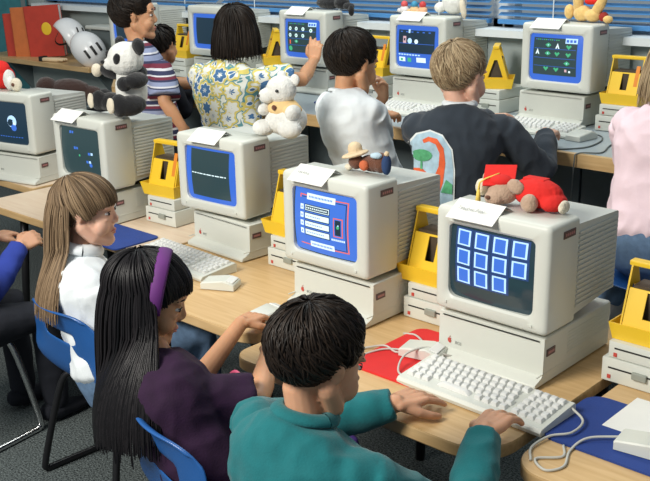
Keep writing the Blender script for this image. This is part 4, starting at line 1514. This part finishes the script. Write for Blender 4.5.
# --- blond boy with dinosaur sweatshirt -------------------------------
p = Person('blond boy in charcoal sweatshirt with an orange dinosaur on its back', (-1.75, 2.45, 0))
p.build((-1.712, 2.458, 1.018), (-1.715, 2.42, 0.70), 0.62, ((-1.728, 2.480, 1.112), -0.10, 0.15, 0, 1.0),
        {'R': dict(W=(-1.640, 2.86, 0.885), pole=(0.6, -0.2, -0.8), F=(-0.2, 1, -0.03), Nn=(0.1, 0.2, 1), thumb=-1, cuff=.90, l=(.215, .235)),
         'L': dict(W=(-1.915, 2.985, 0.895), pole=(-0.1, -0.2, -1), F=(0.25, 1, 0.02), Nn=(-0.1, 0.15, 1), thumb=1, cuff=.90, l=(.27, .30))},
        SK_FAIR, 'sweatshirt', {'mat': DENIM, 'pts': standing_legs((-1.78, 2.40, 0.68), 0.1)}, sw=0.140, bs=1.05, voxel=0.0042, shirt_mat=SLATE, wr=0.008)
C = MB()
C.tube([p.N + Vector((math.cos(a) * .046, math.sin(a) * .045, .018)) for a in [2 * PI * j / 24 for j in range(25)]], (0.008, 0.012), 8, cap=False)
C.obj('collar', WHT, p.root, True, off=p.L)
hair('hair', p.M, H_BLOND, p.root, p.L, 'short', 4000, 0.05, vol=1.0, seed=11, w=0.002)
blond = p

# --- boy in white ---------------------------------------------------
p = Person('dark-haired boy in white t-shirt with one hand at his mouth', (-2.1, 2.35, 0))
p.build((-2.125, 2.385, 1.045), (-2.05, 2.46, 0.70), -0.05, ((-2.115, 2.42, 1.130), -0.16, 0.22, 0, 1.0),
        {'R': dict(W=(-2.285, 2.80, 0.885), pole=(0.2, -0.6, -1), F=(-0.15, 1, 0.0), Nn=(0.1, 0.2, 1), thumb=-1, curl=(.5, .5, .5, .5), cuff=.92, l=(.22, .32)),
         'L': dict(W=(-2.13, 2.60, 0.995), pole=(-0.2, 0.6, -0.7), F=(0.1, -0.25, 1), Nn=(0.35, 0.9, 0), thumb=1, curl=(.7, .8, .8, .8), l=(.22, .21))},
        SK_WARM, 't_shirt', {'mat': REDSH, 'pts': standing_legs((-2.02, 2.47, 0.68), 0)}, sw=0.125, bs=0.97, voxel=0.0042, sleeve='short', shirt_mat=WHT, wr=0.008, collar=(0.043, 0.006, -0.004), sleeve_r=1.15)
hair('hair', p.M, H_DARK, p.root, p.L, 'short', 3500, 0.06, vol=1.3, seed=12, w=0.0022)

# --- girl in floral ---------------------------------------------------
p = Person('girl with dark bob and blue-yellow floral top pointing at the screen', (-2.95, 2.6, 0))
p.build((-3.00, 2.645, 1.055), (-2.93, 2.62, 0.68), 0.25, ((-2.985, 2.70, 1.170), 0.55, 0.05, 0, 1.0),
        {'R': dict(W=(-2.885, 3.05, 1.025), S=(-2.865, 2.665, 0.985), pole=(1, 0.2, -0.3), F=(-0.15, 0.35, 1), Nn=(0.5, -0.8, 0.2), thumb=-1, curl=(.1, .3, .4, .5), cuff=.72, l=(.22, .22)),
         'L': dict(W=(-3.10, 2.95, 0.885), pole=(-0.6, -0.4, -0.6), F=(0, 1, 0), Nn=UP, thumb=1, cuff=.72, l=(.22, .22))},
        SK_WARM, 'blouse', {'mat': DARKCL, 'pts': standing_legs((-2.93, 2.62, 0.66), 0.2)}, sw=0.145, bs=1.08, voxel=0.0045, sleeve='short', shirt_mat=floral_mat(), wr=0.006)
hair('hair', p.M, H_DARK, p.root, p.L, 'long', 2400, tab=TABL, zend=1.10, vol=1.1, seed=13, w=0.003, drop_y=0.03)

# --- boy in stripes ---------------------------------------------------
p = Person('dark-haired boy in navy and maroon striped shirt facing right behind the panda', (-3.35, 2.6, 0))
p.build((-3.425, 2.525, 1.115), (-3.31, 2.54, 0.70), -0.35, ((-3.460, 2.555, 1.222), -0.72, -0.02, 0, 1.0),
        {'R': dict(W=(-3.13, 2.515, 0.78), S=(-3.245, 2.515, 1.005), pole=(-0.2, -0.8, 0), F=(0.05, 0.1, -1), Nn=(0.9, -0.3, 0), thumb=-1, cuff=.85, l=(.13, .135)),
         'L': dict(W=(-3.42, 2.95, 0.885), pole=(-0.5, -0.2, -0.8), F=(0, 1, 0), Nn=UP, thumb=1, cuff=.75, l=(.23, .22))},
        SK_WARM, 't_shirt', {'mat': DARKCL, 'pts': standing_legs((-3.28, 2.56, 0.68), -0.2)}, sw=0.135, bs=1.02, voxel=0.0042, sleeve='short', shirt_mat=stripe_mat(), wr=0.005, sleeve_r=1.15)
hair('hair', p.M, H_DARK, p.root, p.L, 'short', 3500, 0.055, vol=1.5, seed=14, w=0.0022)
p = Person('small dark-haired child mostly hidden behind the boy in stripes', (-3.62, 2.8, 0))
p.build((-3.60, 2.77, 0.98), (-3.60, 2.74, 0.62), -0.2, ((-3.59, 2.79, 1.07), 0.2, 0.1, 0, 0.82), {'R': dict(W=(-3.55, 2.9, 0.88), pole=(0.3, 0, -1), F=(0, 1, 0), Nn=UP, thumb=-1, l=(.16, .15))},
        SK_WARM, 'jacket', {'mat': DARKCL, 'pts': standing_legs((-3.60, 2.74, 0.6), 0)}, sw=0.12, bs=0.9, voxel=0.006, shirt_mat=DARKCL, wr=0.005)
hair('hair', p.M, H_DARK, p.root, p.L, 'short', 300, 0.07, vol=1.2, seed=15)

# --- girl in pink ------------------------------------------------------
p = Person('seated child in pale pink fleece and jeans at the right picture edge', (-1.12, 2.5, 0))
p.build((-1.085, 2.56, 1.075), (-1.07, 2.47, 0.74), 0.1, ((-1.095, 2.60, 1.160), 0.2, 0.1, 0, 1.0),
        {'R': dict(W=(-0.95, 2.85, 0.885), pole=(0.5, -0.2, -0.8), F=(0, 1, 0), Nn=UP, thumb=-1, l=(.24, .24)),
         'L': dict(W=(-1.13, 2.88, 0.885), pole=(-0.3, -0.2, -0.8), F=(0.1, 1, 0), Nn=UP, thumb=1, l=(.24, .24))},
        SK_FAIR, 'fleece', {'mat': DENIM, 'pts': seated_legs((-1.07, 2.47, 0.715), 0.15, (0.09, 0.24, -0.03), (0.12, 0.04, -0.20))}, sw=0.125, bs=1.05, voxel=0.0045, shirt_mat=PINK, wr=0.010)
hair('hair', p.M, H_BLOND, p.root, p.L, 'long', 1800, tab=TABL, zend=1.115, vol=0.8, seed=16, w=0.0025, drop_y=0.0)


# ------------------------------------------------------------ dinosaur picture on the sweatshirt back
def decal(name, poly, mm, person, O, ux, uy, ray, off, parent=None, step=0.006):
    """a printed patch that follows the cloth"""
    bvh = BVHTree.FromObject(person.shirt, bpy.context.evaluated_depsgraph_get())
    P2 = [Vector(q) for q in poly]
    xs = [q.x for q in P2]; ys = [q.y for q in P2]
    # densify outline
    ol = []
    for i in range(len(P2)):
        a, b = P2[i], P2[(i + 1) % len(P2)]
        k = max(1, int((b - a).length / step))
        for j in range(k): ol.append(a.lerp(b, j / k))

    def inside(x, y):
        c = False
        for i in range(len(P2)):
            a, b = P2[i], P2[(i + 1) % len(P2)]
            if (a.y > y) != (b.y > y) and x < (b.x - a.x) * (y - a.y) / (b.y - a.y) + a.x: c = not c
        return c
    n0 = len(ol)
    pts = list(ol)
    y = min(ys)
    while y < max(ys):
        x = min(xs)
        while x < max(xs):
            if inside(x, y) and min((Vector((x, y)) - q).length for q in ol) > step * 0.5: pts.append(Vector((x, y)))
            x += step
        y += step
    r = geometry.delaunay_2d_cdt(pts, [(i, (i + 1) % n0) for i in range(n0)], [], 1, 1e-7)
    V = []
    ux, uy, ray = Vector(ux), Vector(uy), Vector(ray).normalized()
    hist = []
    for q in r[0]:
        w = Vector(O) + ux * q.x + uy * q.y - ray * 0.3 - person.L
        h = bvh.ray_cast(w, ray)
        if h[0] is None:
            hist.append(None); V.append(w + ray * 0.3)
        else:
            hist.append(1); V.append(h[0] - ray * off)
    F = [f for f in r[2] if all(hist[i] for i in f) and max((V[f[a]] - V[f[a - 1]]).length for a in range(len(f))) < 0.03]
    used = sorted({i for f in F for i in f}); mp = {a: i for i, a in enumerate(used)}
    V = [V[i] for i in used]; F = [[mp[i] for i in f] for f in F]
    me = bpy.data.meshes.new(name)
    me.from_pydata(V, [], F)
    me.materials.append(mm)
    me.polygons.foreach_set('use_smooth', [True] * len(me.polygons))
    o = bpy.data.objects.new(name, me)
    COL.objects.link(o); o.parent = parent or person.root
    return o


d_sky = mat('print_sky_blue', (0.42, 0.60, 0.72), 0.85, noise_amt=0.12, noise_scale=60)
d_org = mat('print_orange', (0.78, 0.13, 0.04), 0.85, noise_amt=0.12, noise_scale=60)
d_grn = mat('print_green', (0.10, 0.42, 0.20), 0.85, noise_amt=0.2, noise_scale=80)
d_wht = mat('print_white', (0.75, 0.80, 0.80), 0.85, noise_amt=0.05)
RAY = Vector((-0.582, 0.793, -0.15)).normalized()
ux = Vector((0.806, 0.592, 0)); uy = Vector((0, 0, 1))
O = Vector((-1.696, 2.294, 0.886))
k = 1.0
arch = [(-0.068, -0.16), (-0.078, 0.0), (-0.070, 0.045), (-0.045, 0.075), (-0.005, 0.086), (0.030, 0.072), (0.058, 0.03), (0.066, -0.03), (0.066, -0.16)]
sky = decal('printed_picture', [(x * 1.08, y * 1.06) for x, y in arch], d_wht, blond, O, ux, uy, RAY, 0.004)
decal('sky_print', arch, d_sky, blond, O, ux, uy, RAY, 0.0055, sky)
neck = [(-0.070, -0.15), (-0.072, -0.05), (-0.055, -0.03), (-0.030, -0.028), (-0.008, -0.045), (0.010, -0.05), (0.022, -0.02), (0.024, 0.02), (0.012, 0.047), (-0.008, 0.056), (-0.024, 0.050),
        (-0.028, 0.060), (-0.010, 0.070), (0.016, 0.064), (0.036, 0.035), (0.042, -0.01), (0.036, -0.07), (0.026, -0.10), (0.028, -0.15)]
decal('dinosaur_print', neck, d_org, blond, O, ux, uy, RAY, 0.007, sky)
decal('tree_print', [(-0.030 + 0.032 * math.cos(2 * PI * i / 14), 0.012 + 0.019 * math.sin(2 * PI * i / 14)) for i in range(14)], d_grn, blond, O, ux, uy, RAY, 0.0085, sky)
decal('trunk_print', [(-0.034, -0.032), (-0.027, -0.032), (-0.028, 0.0), (-0.033, 0.0)], d_grn, blond, O, ux, uy, RAY, 0.0085, sky)
decal('bush_print', [(0.030, -0.10), (0.045, -0.06), (0.064, -0.075), (0.064, -0.105)], d_grn, blond, O, ux, uy, RAY, 0.0085, sky)

# ------------------------------------------------------------ chairs
def chair(loc, rz, label, seat_z=0.34, back_z=0.62, legm=None, tilt=1.0):
    t = thing('school_chair', label, 'chair', loc, rz, 'blue plastic school chairs')
    pr = [(0.19, -0.012), (0.175, 0.0), (0.10, 0.004), (0.0, -0.004), (-0.10, -0.004), (-0.15, 0.008), (-0.178, 0.035), (-0.192, 0.075)]
    top = back_z - seat_z
    pr += [(-0.20, 0.13), (-0.207, 0.155), (-0.212, top - 0.075), (-0.218, top - 0.045), (-0.226, top - 0.02), (-0.236, top - 0.006), (-0.246, top - 0.008)]
    NX = 18
    vs = []; keep = []
    for i, (y, z) in enumerate(pr):
        f = min(1, max(0, z / top))
        hw = 0.185 - 0.02 * f if i > 1 else 0.175
        if i >= len(pr) - 4: hw = 0.165 - 0.012 * (i - len(pr) + 4)
        for j in range(NX + 1):
            u = -1 + 2 * j / NX
            curve = (u * u)
            vs.append((u * hw, y + curve * 0.035 * (f > 0.3) * f, seat_z + z + (0.018 * u ** 4 if f < 0.3 else -0.02 * u ** 6 * (f > .9))))
    fs = []
    for i in range(len(pr) - 1):
        for j in range(NX):
            if 9 <= i <= 9 and 5 <= j <= 12: continue
            a = i * (NX + 1) + j
            fs.append((a, a + 1, a + NX + 2, a + NX + 1))
    m = MB(); m.add(vs, fs)
    o = m.obj('seat_shell', BLUEP, t, True)
    s = o.modifiers.new('s', 'SOLIDIFY'); s.thickness = 0.006; s.offset = 0
    b = o.modifiers.new('b', 'SUBSURF'); b.levels = 1
    bake(o); o.data.polygons.foreach_set('use_smooth', [True] * len(o.data.polygons))
    for sx in (-1, 1):
        pts = [(sx * 0.12, 0.13, seat_z - 0.012), (sx * 0.15, 0.16, seat_z - 0.04), (sx * 0.19, 0.20, 0.05), (sx * 0.195, 0.19, 0.012), (sx * 0.195, 0.16, 0.010),
               (sx * 0.195, -0.16, 0.010), (sx * 0.195, -0.19, 0.012), (sx * 0.19, -0.195, 0.05), (sx * 0.15, -0.14, seat_z - 0.05), (sx * 0.12, -0.11, seat_z - 0.014)]
        MB().tube(catmull(pts, 5), 0.0105, 8).obj('leg_frame', legm or BLKM, t, True)
    for y in (-0.11, 0.13): MB().tube([(-0.12, y, seat_z - 0.013), (0.12, y, seat_z - 0.013)], 0.010, 8).obj('cross_bar', legm or BLKM, t, True)
    return t


chair((-1.02, 1.09, 0), 0.0, 'blue chair under the boy in teal', 0.34, 0.62)
chair((-1.385, 1.245, 0), -0.25, 'blue chair with a slotted back under the girl with the headband', 0.34, 0.62)
chair((-2.19, 1.50, 0), -0.05, 'blue chair under the girl with long sandy blond hair', 0.34, 0.60)
chair((-2.80, 1.22, 0), 0.15, 'blue chair at the left picture edge with a shiny leg', 0.34, 0.60, CHROME)
chair((-1.04, 2.47, 0), 1.45, 'blue chair under the child in the pink fleece', 0.615, 0.90)


# ------------------------------------------------------------ plush toys and figures
def fur(name, c, b=0.8): return mat(name, c, 0.95, noise_amt=0.08, noise_scale=60, bump=b, bump_scale=220, sheen=0.3)


F_W = fur('white_plush', (0.80, 0.80, 0.76)); F_B = fur('black_plush', (0.006, 0.006, 0.008)); F_CR = fur('cream_plush', (0.78, 0.70, 0.55))
F_TAN = fur('tan_plush', (0.50, 0.34, 0.24)); F_RED = mat('red_felt', (0.72, 0.02, 0.015), 0.9, noise_amt=0.05, bump=0.3); F_YEL = mat('yellow_knit', (0.80, 0.56, 0.26), 0.9, noise_amt=0.06, bump=0.3)
F_BRN = fur('brown_plush', (0.14, 0.05, 0.025)); F_ORY = fur('yellow_plush', (0.82, 0.55, 0.20)); STRAW = mat('straw_felt', (0.72, 0.56, 0.36), 0.9, noise_amt=0.08, bump=0.3)
F_DB = mat('navy_felt', (0.02, 0.05, 0.14), 0.9, noise_amt=0.1); F_DBR = fur('dark_brown_plush', (0.035, 0.014, 0.010)); BEAD = mat('black_bead', (0.01, 0.01, 0.01), 0.15, noise_amt=0.1)


def plush(name, label, cat, loc, rz, parts, voxel=0.004, group=None, sc=1.0):
    """parts: (part name, material, [(centre, radii, rot(x,y,z))...]) each fused into one soft lumpy mesh"""
    t = thing(name, label, cat, loc, rz, group)
    t.scale = (sc, sc, sc)
    for (pn, mm, bl) in parts:
        m = MB()
        for b in bl:
            R = None
            if len(b) > 2: R = (Matrix.Rotation(b[2][2], 3, 'Z') @ Matrix.Rotation(b[2][1], 3, 'Y') @ Matrix.Rotation(b[2][0], 3, 'X'))
            m.ell(b[0], b[1], R)
        o = m.obj(pn, mm, t, True)
        mn = min(min(b[1]) for b in bl)
        if mn > 0.006: remesh(o, voxel, 2, 0.0012, 60)
    return t


ZM = TZ + 0.129 + MH + 0.001   # top of the monitors on the tables
# panda, seated facing the camera left side
plush('toy_panda', 'seated black and white toy panda on the second monitor from the left', 'soft toy', (-2.845, 2.06, ZM), -0.05, [
    ('body', F_W, [((0, 0, .085), (.062, .055, .085)), ((0, -.005, .13), (.05, .045, .05))]),
    ('vest', F_B, [((0, .01, .145), (.058, .05, .03))]),
    ('head', F_W, [((.008, -.02, .195), (.068, .062, .060)), ((-.022, -.065, .18), (.028, .024, .022))]),
    ('ear', F_B, [((.070, -.005, .240), (.030, .018, .030))]), ('ear', F_B, [((-.042, -.005, .247), (.024, .016, .024))]),
    ('eye_patch', F_B, [((.036, -.074, .202), (.014, .010, .021), (0, .3, .2))]), ('eye_patch', F_B, [((-.036, -.062, .210), (.010, .010, .016))]),
    ('nose', F_B, [((-.032, -.088, .188), (.011, .008, .008))]),
    ('arm', F_B, [((.065, -.02, .125), (.032, .055, .028), (0, 0, .3)), ((.05, -.06, .115), (.028, .026, .026))]),
    ('arm', F_B, [((-.070, -.03, .145), (.05, .025, .025), (0, .25, .5))]), ('paw', F_CR, [((-.118, -.062, .150), (.022, .018, .024))]),
    ('leg', F_B, [((.06, -.05, .04), (.038, .065, .036)), ((.055, -.09, .045), (.034, .03, .04))]), ('leg', F_B, [((-.08, -.04, .038), (.045, .05, .034), (0, 0, .8)), ((-.10, -.075, .045), (.03, .028, .036))]),
    ('foot_pad', F_CR, [((.045, -.118, .046), (.022, .010, .029))]), ('foot_pad', F_CR, [((-.112, -.100, .046), (.019, .010, .028))])])
# white bear in yellow shirt
plush('toy_bear', 'white toy bear in a yellow shirt on the monitor with one line of text', 'soft toy', (-2.14, 2.12, ZM - 0.004), 0.15, [
    ('body', F_W, [((0, 0, .055), (.075, .06, .055)), ((.03, 0, .06), (.06, .06, .055))]),
    ('shirt', F_YEL, [((0, -.002, .10), (.062, .052, .038)), ((.04, -.01, .095), (.04, .04, .028))]),
    ('head', F_W, [((-.005, -.005, .165), (.058, .050, .052)), ((-.045, -.035, .145), (.034, .03, .028))]),
    ('ear', F_W, [((.045, .01, .20), (.02, .012, .022))]), ('ear', F_W, [((-.02, .02, .212), (.02, .012, .018))]),
    ('eye', BEAD, [((.012, -.055, .168), (.006, .0055, .006))]), ('nose', BEAD, [((-.066, -.058, .146), (.008, .006, .006))]),
    ('arm', F_W, [((.062, -.03, .09), (.026, .036, .03))]), ('arm', F_W, [((-.06, -.035, .095), (.022, .032, .022))]),
    ('leg', F_W, [((.055, -.045, .035), (.048, .038, .034))]), ('leg', F_W, [((-.06, -.045, .03), (.042, .04, .03))]),
    ('shirt_emblem', F_BRN, [((-.002, -.056, .108), (.010, .004, .010))])], sc=0.87)
# cowboy toy lying
plush('toy_cowboy', 'small brown toy with a straw cowboy hat on the monitor with the blue menu', 'soft toy', (-1.61, 1.90, ZM), 0.0, [
    ('body', F_BRN, [((0.02, 0, .028), (.055, .032, .028)), ((.055, 0, .035), (.03, .028, .035))]),
    ('head', F_BRN, [((-.035, -.02, .030), (.028, .026, .026))]), ('snout', mat('rust_plush', (0.55, 0.13, 0.05), .9, noise_amt=.1), [((0.012, -.036, .026), (.018, .014, .018))]),
    ('hat', STRAW, [((-.040, -.02, .055), (.052, .045, .008), (.1, -.25, 0)), ((-.045, -.015, .073), (.026, .024, .024))]),
    ('foot', F_CR, [((-.055, -.035, .012), (.016, .014, .011))]),
    ('scarf', mat('pale_blue_cloth', (0.5, 0.65, 0.75), .9, noise_amt=.1), [((.052, -.02, .062), (.022, .018, .010))]),
    ('trousers', F_DB, [((.088, -.01, .035), (.016, .018, .035))]), ('hand', STRAW, [((.090, -.012, .072), (.009, .009, .009))])], 0.003, None, 0.78)
# graduate toy lying on its front
gr = plush('toy_graduate', 'tan toy animal in red gown and graduation cap lying on the nearest monitor', 'soft toy', (-1.125, 1.855, ZM), 0.0, [
    ('gown', F_RED, [((.045, .005, .034), (.062, .040, .034)), ((.09, -.002, .022), (.03, .036, .021))]),
    ('head', F_TAN, [((-.028, -.022, .030), (.036, .032, .027)), ((-.035, -.045, .020), (.024, .02, .017))]),
    ('ear', F_TAN, [((.010, -.030, .050), (.022, .012, .016), (0, .3, 0))]), ('ear', F_TAN, [((-.075, -.015, .052), (.012, .010, .018))]),
    ('paw', F_TAN, [((.052, -.040, .021), (.020, .018, .020))]), ('paw', F_CR, [((-.082, -.025, .034), (.016, .014, .020))]),
    ('foot', F_CR, [((.118, -.005, .016), (.010, .020, .015))]),
    ('nose', F_BRN, [((-.040, -.064, .024), (.007, .006, .005))])], 0.0028)
cp = MB().box((0, 0, 0), (.072, .060, .005), Matrix.Translation((-.040, -.018, .066)) @ Matrix.Rotation(.25, 4, 'Y') @ Matrix.Rotation(.62, 4, 'X') @ Matrix.Rotation(.5, 4, 'Z'), bev=.001).obj('cap', F_RED, gr)
MB().ell((-.035, -.018, .056), (.03, .027, .014)).obj('cap_band', F_RED, cp, True)
TAS = mat('yellow_tassel', (0.85, 0.62, 0.12), .8, noise_amt=.1)
MB().tube([(-.040, -.02, .071), (-.062, -.042, .060), (-.074, -.048, .050), (-.075, -.050, .030)], [.002, .002, .0022, .003], 6).obj('tassel', TAS, cp, True)
MB().tube([(-.075, -.050, .034), (-.075, -.051, .008)], [.0035, .0065], 8).obj('tassel_fringe', TAS, cp, True)
MB().box((.038, .01, .062), (.055, .03, .012), bev=.004).obj('hood', F_RED, gr)
# toys at far left monitor
ZE = ZM
plush('toy_santa', 'red and white toy on the leftmost monitor', 'soft toy', (-3.77, 2.10, ZE), 0.2, [
    ('body', F_RED, [((-.03, 0, .05), (.06, .05, .05)), ((-.02, -.01, .085), (.04, .035, .035))]), ('trim', F_W, [((.035, -.02, .045), (.02, .028, .042)), ((.05, -.03, .03), (.02, .02, .028))]),
    ('face', F_CR, [((.085, -.03, .028), (.026, .022, .028))]), ('nose', F_BRN, [((.09, -.052, .03), (.008, .006, .008))])])
plush('toy_dog', 'dark brown toy animal lying behind the red and white toy', 'soft toy', (-3.97, 2.52, 0.80), 0.6, [
    ('body', F_DBR, [((0, 0, .06), (.11, .06, .06)), ((.10, .01, .045), (.06, .045, .04))]), ('head', F_DBR, [((-.10, -.02, .085), (.05, .045, .045))]), ('muzzle', F_B, [((.165, .015, .04), (.04, .035, .03))])])
bxx = thing('storage_box', 'dark box under the brown toy behind the leftmost monitor', 'box', (-4.0, 2.54, TZ))
MB().box((0, 0, 0.119), (0.30, 0.2, 0.238), bev=0.006).obj('body', DARKCL, bxx)
MB().box((0, 0, 0.233), (0.31, 0.21, 0.012), bev=0.003).obj('lid', PANEL, bxx)
# wall counter toys
ZQ = CZ + 0.129 + MH + 0.001
plush('toy_rabbit', 'white furry toy on the monitor behind the blond boy head', 'soft toy', (-2.435, 3.44, ZQ), 0, [
    ('body', F_W, [((0, 0, .05), (.055, .05, .05)), ((.01, 0, .085), (.045, .04, .05))]), ('ear', F_CR, [((.065, -.03, .03), (.014, .012, .045), (0, -.2, 0))]), ('arm', F_W, [((-.05, -.03, .03), (.025, .03, .022))])])
for i, (dx, c1, c2, lb) in enumerate([(-.115, (0.75, 0.72, 0.72), (0.7, 0.1, 0.1), 'pale figure with a red hat, leftmost of the small row beside the white toy'), (-.058, (0.75, 0.5, 0.25), (0.05, 0.3, 0.5), 'orange figure in the small row beside the white toy'), (-.012, (0.8, 0.45, 0.25), (0.6, 0.05, 0.05), 'peach figure with a red top closest to the white toy')]):
    a = mat('figure_base_%d' % i, c1, .6, noise_amt=.05); b = mat('figure_top_%d' % i, c2, .6, noise_amt=.05)
    plush('toy_figure', lb, 'figure', (-2.53 + dx * 0.95, 3.36, ZQ), 0, [('body', a, [((0, 0, .018), (.022, .018, .018))]), ('head', b, [((0, 0, .042), (.015, .014, .014))]), ('arm', a, [((-.02, -.008, .016), (.012, .01, .009))])], 0.0025, 'small figures on the monitor')
plush('toy_yellow_bear', 'yellow and red soft toys tumbled together on the right wall-counter monitor', 'soft toy', (-1.79, 3.40, ZQ), 0, [
    ('body', F_ORY, [((-.03, 0, .03), (.035, .03, .03)), ((.02, -.01, .025), (.032, .03, .024))]), ('leg', F_ORY, [((-.050, 0, .075), (.020, .02, .06), (0, -.05, 0))]), ('leg', F_ORY, [((.04, -.01, .055), (.020, .02, .055), (0, .5, 0))]),
    ('arm', F_ORY, [((-.085, 0, .035), (.02, .018, .028))]), ('foot', F_ORY, [((.085, -.02, .014), (.02, .015, .014))]),
    ('shirt', F_RED, [((.0, .01, .075), (.03, .02, .012))]), ('scarf', mat('maroon_cloth', (0.35, 0.03, 0.02), .9, noise_amt=.1), [((.062, -.01, .022), (.018, .018, .018))])])
plush('toy_cat', 'black soft toy draped on the monitor the floral girl points at', 'soft toy', (-3.11, 3.43, ZQ), 0, [
    ('body', F_B, [((-.03, 0, .028), (.075, .04, .028)), ((.05, 0, .03), (.04, .035, .028))]), ('tail', F_B, [((.10, -.01, .018), (.035, .018, .016)), ((.125, -.02, .0), (.014, .014, .026))])])
# helmets, books on the shelf
HELM = mat('white_helmet_shell', (0.82, 0.83, 0.84), 0.25, noise_amt=0.02)


def helmet(loc, rot, label):
    t = thing('bicycle_helmet', label, 'helmet', loc, 0, 'white helmets on the shelf')
    t.rotation_euler = rot
    m = MB(); vs = []; fs = []
    NR, NS = 12, 28
    for layer, k in ((0, 1.0), (1, 0.86)):
        for i in range(NR + 1):
            th = (PI * 0.56) * i / NR
            for j in range(NS):
                ph = 2 * PI * j / NS
                vs.append((0.095 * k * math.sin(th) * math.cos(ph), 0.125 * k * math.sin(th) * math.sin(ph), 0.10 * k * math.cos(th) + 0.02 + 0.02 * math.cos(ph * 2) * (i / NR) ** 3))
    for layer in (0, 1):
        o = layer * (NR + 1) * NS
        for i in range(NR):
            for j in range(NS):
                q = (o + i * NS + j, o + (i + 1) * NS + j, o + (i + 1) * NS + (j + 1) % NS, o + i * NS + (j + 1) % NS)
                fs.append(q if layer == 0 else q[::-1])
    for j in range(NS):
        a = NR * NS + j; b = NR * NS + (j + 1) % NS; o = (NR + 1) * NS
        fs.append((a, b, b + o, a + o))
    m.add(vs, fs)
    m.obj('shell', HELM, t, True, fixn=True)
    for sx in (-1, 0, 1):
        mm = MB()
        pts = [(sx * 0.042, 0.125 * math.sin(a) * (1 - abs(sx) * .10) * 1.005, 0.10 * math.cos(a) * (1 - abs(sx) * .10) * 1.0 + 0.0225) for a in (-0.75, -0.5, -0.25)]
        mm.tube(pts, [(0.008, 0.002)] * 3, 8, side=(1, 0, 0)); mm.obj('vent', DARKP, t)
    mm = MB()
    mm.tube(catmull([(-0.085, 0.02, 0.01), (-0.06, 0.02, -0.05), (0, 0.02, -0.075), (0.06, 0.02, -0.05), (0.085, 0.02, 0.01)], 5), (0.006, 0.0015), 6)
    mm.obj('strap', DARKP, t)
    return t


helmet((-5.36, 3.43, 0.955), (0.75, 0.25, 1.9), 'white helmet tilted up on the shelf, the one against the red books')
helmet((-4.98, 3.32, 0.905), (0.9, -0.5, 1.3), 'white helmet lying on its side at the right end of the shelf')


def book(loc, rot, d, mm, label, deco=True):
    t = thing('book', label, 'book', loc, 0, 'red books on the shelf')
    t.rotation_euler = rot
    MB().box((0, 0, d[2] / 2), (d[0] - 0.004, d[1] - 0.006, d[2] - 0.008)).obj('pages', PAPER, t)
    m = MB()
    for sy in (-1, 1): m.box((0, sy * (d[1] / 2 - 0.0015), d[2] / 2), (d[0], 0.003, d[2]))
    m.box((-d[0] / 2 + 0.0015, 0, d[2] / 2), (0.003, d[1], d[2]))
    m.obj('cover', mm, t)
    if deco:
        MB().ell((0.02, -d[1] / 2 - 0.0005, d[2] * 0.55), (0.035, 0.0012, 0.04)).obj('cover_picture', YEL, t, True)


BK = mat('red_book_cloth', (0.50, 0.045, 0.025), 0.5, noise_amt=0.08)
BK2 = mat('orange_book_cloth', (0.60, 0.16, 0.04), 0.5, noise_amt=0.08)
book((-5.58, 3.42, 0.828), (0, -0.06, 0.55), (0.24, 0.035, 0.32), BK, 'large red book standing next to the white helmets')
book((-5.675, 3.37, 0.828), (0, -0.03, 0.6), (0.24, 0.02, 0.31), BK2, 'thin orange book standing behind the large red book', False)
book((-5.755, 3.35, 0.828), (0, -0.03, 0.6), (0.22, 0.03, 0.27), BK, 'smaller red book at the left end of the shelf', False)
gl = thing('glove', 'tan and black glove lying below the white helmets', 'glove', (-5.33, 3.28, 0.828), 0.3)
gm = MB(); gm.box((0, 0, 0.012), (0.14, 0.05, 0.022), bev=0.008)
for q in range(3): gm.tube([(0.05, -0.015 + q * 0.015, 0.014), (0.10, -0.02 + q * 0.02, 0.012)], 0.009, 8, roundcap=True)
gm.obj('shell', STRAW, gl, True)
MB().box((-0.065, 0, 0.016), (0.03, 0.054, 0.03), bev=0.006).obj('cuff', DARKP, gl)
tb = thing('notice_board', 'teal notice board at the upper left edge', 'board', (-6.28, 3.45, 0.0), 0.6)
MB().box((0, 0, 0.80), (0.5, 0.02, 0.75), bev=0.004).obj('board', mat('teal_board_cloth', (0.03, 0.16, 0.19), 0.8, noise_amt=0.15), tb)
for q in (-0.23, 0.23): MB().box((q, 0, 0.60), (0.03, 0.03, 1.2)).obj('post', PANEL, tb)
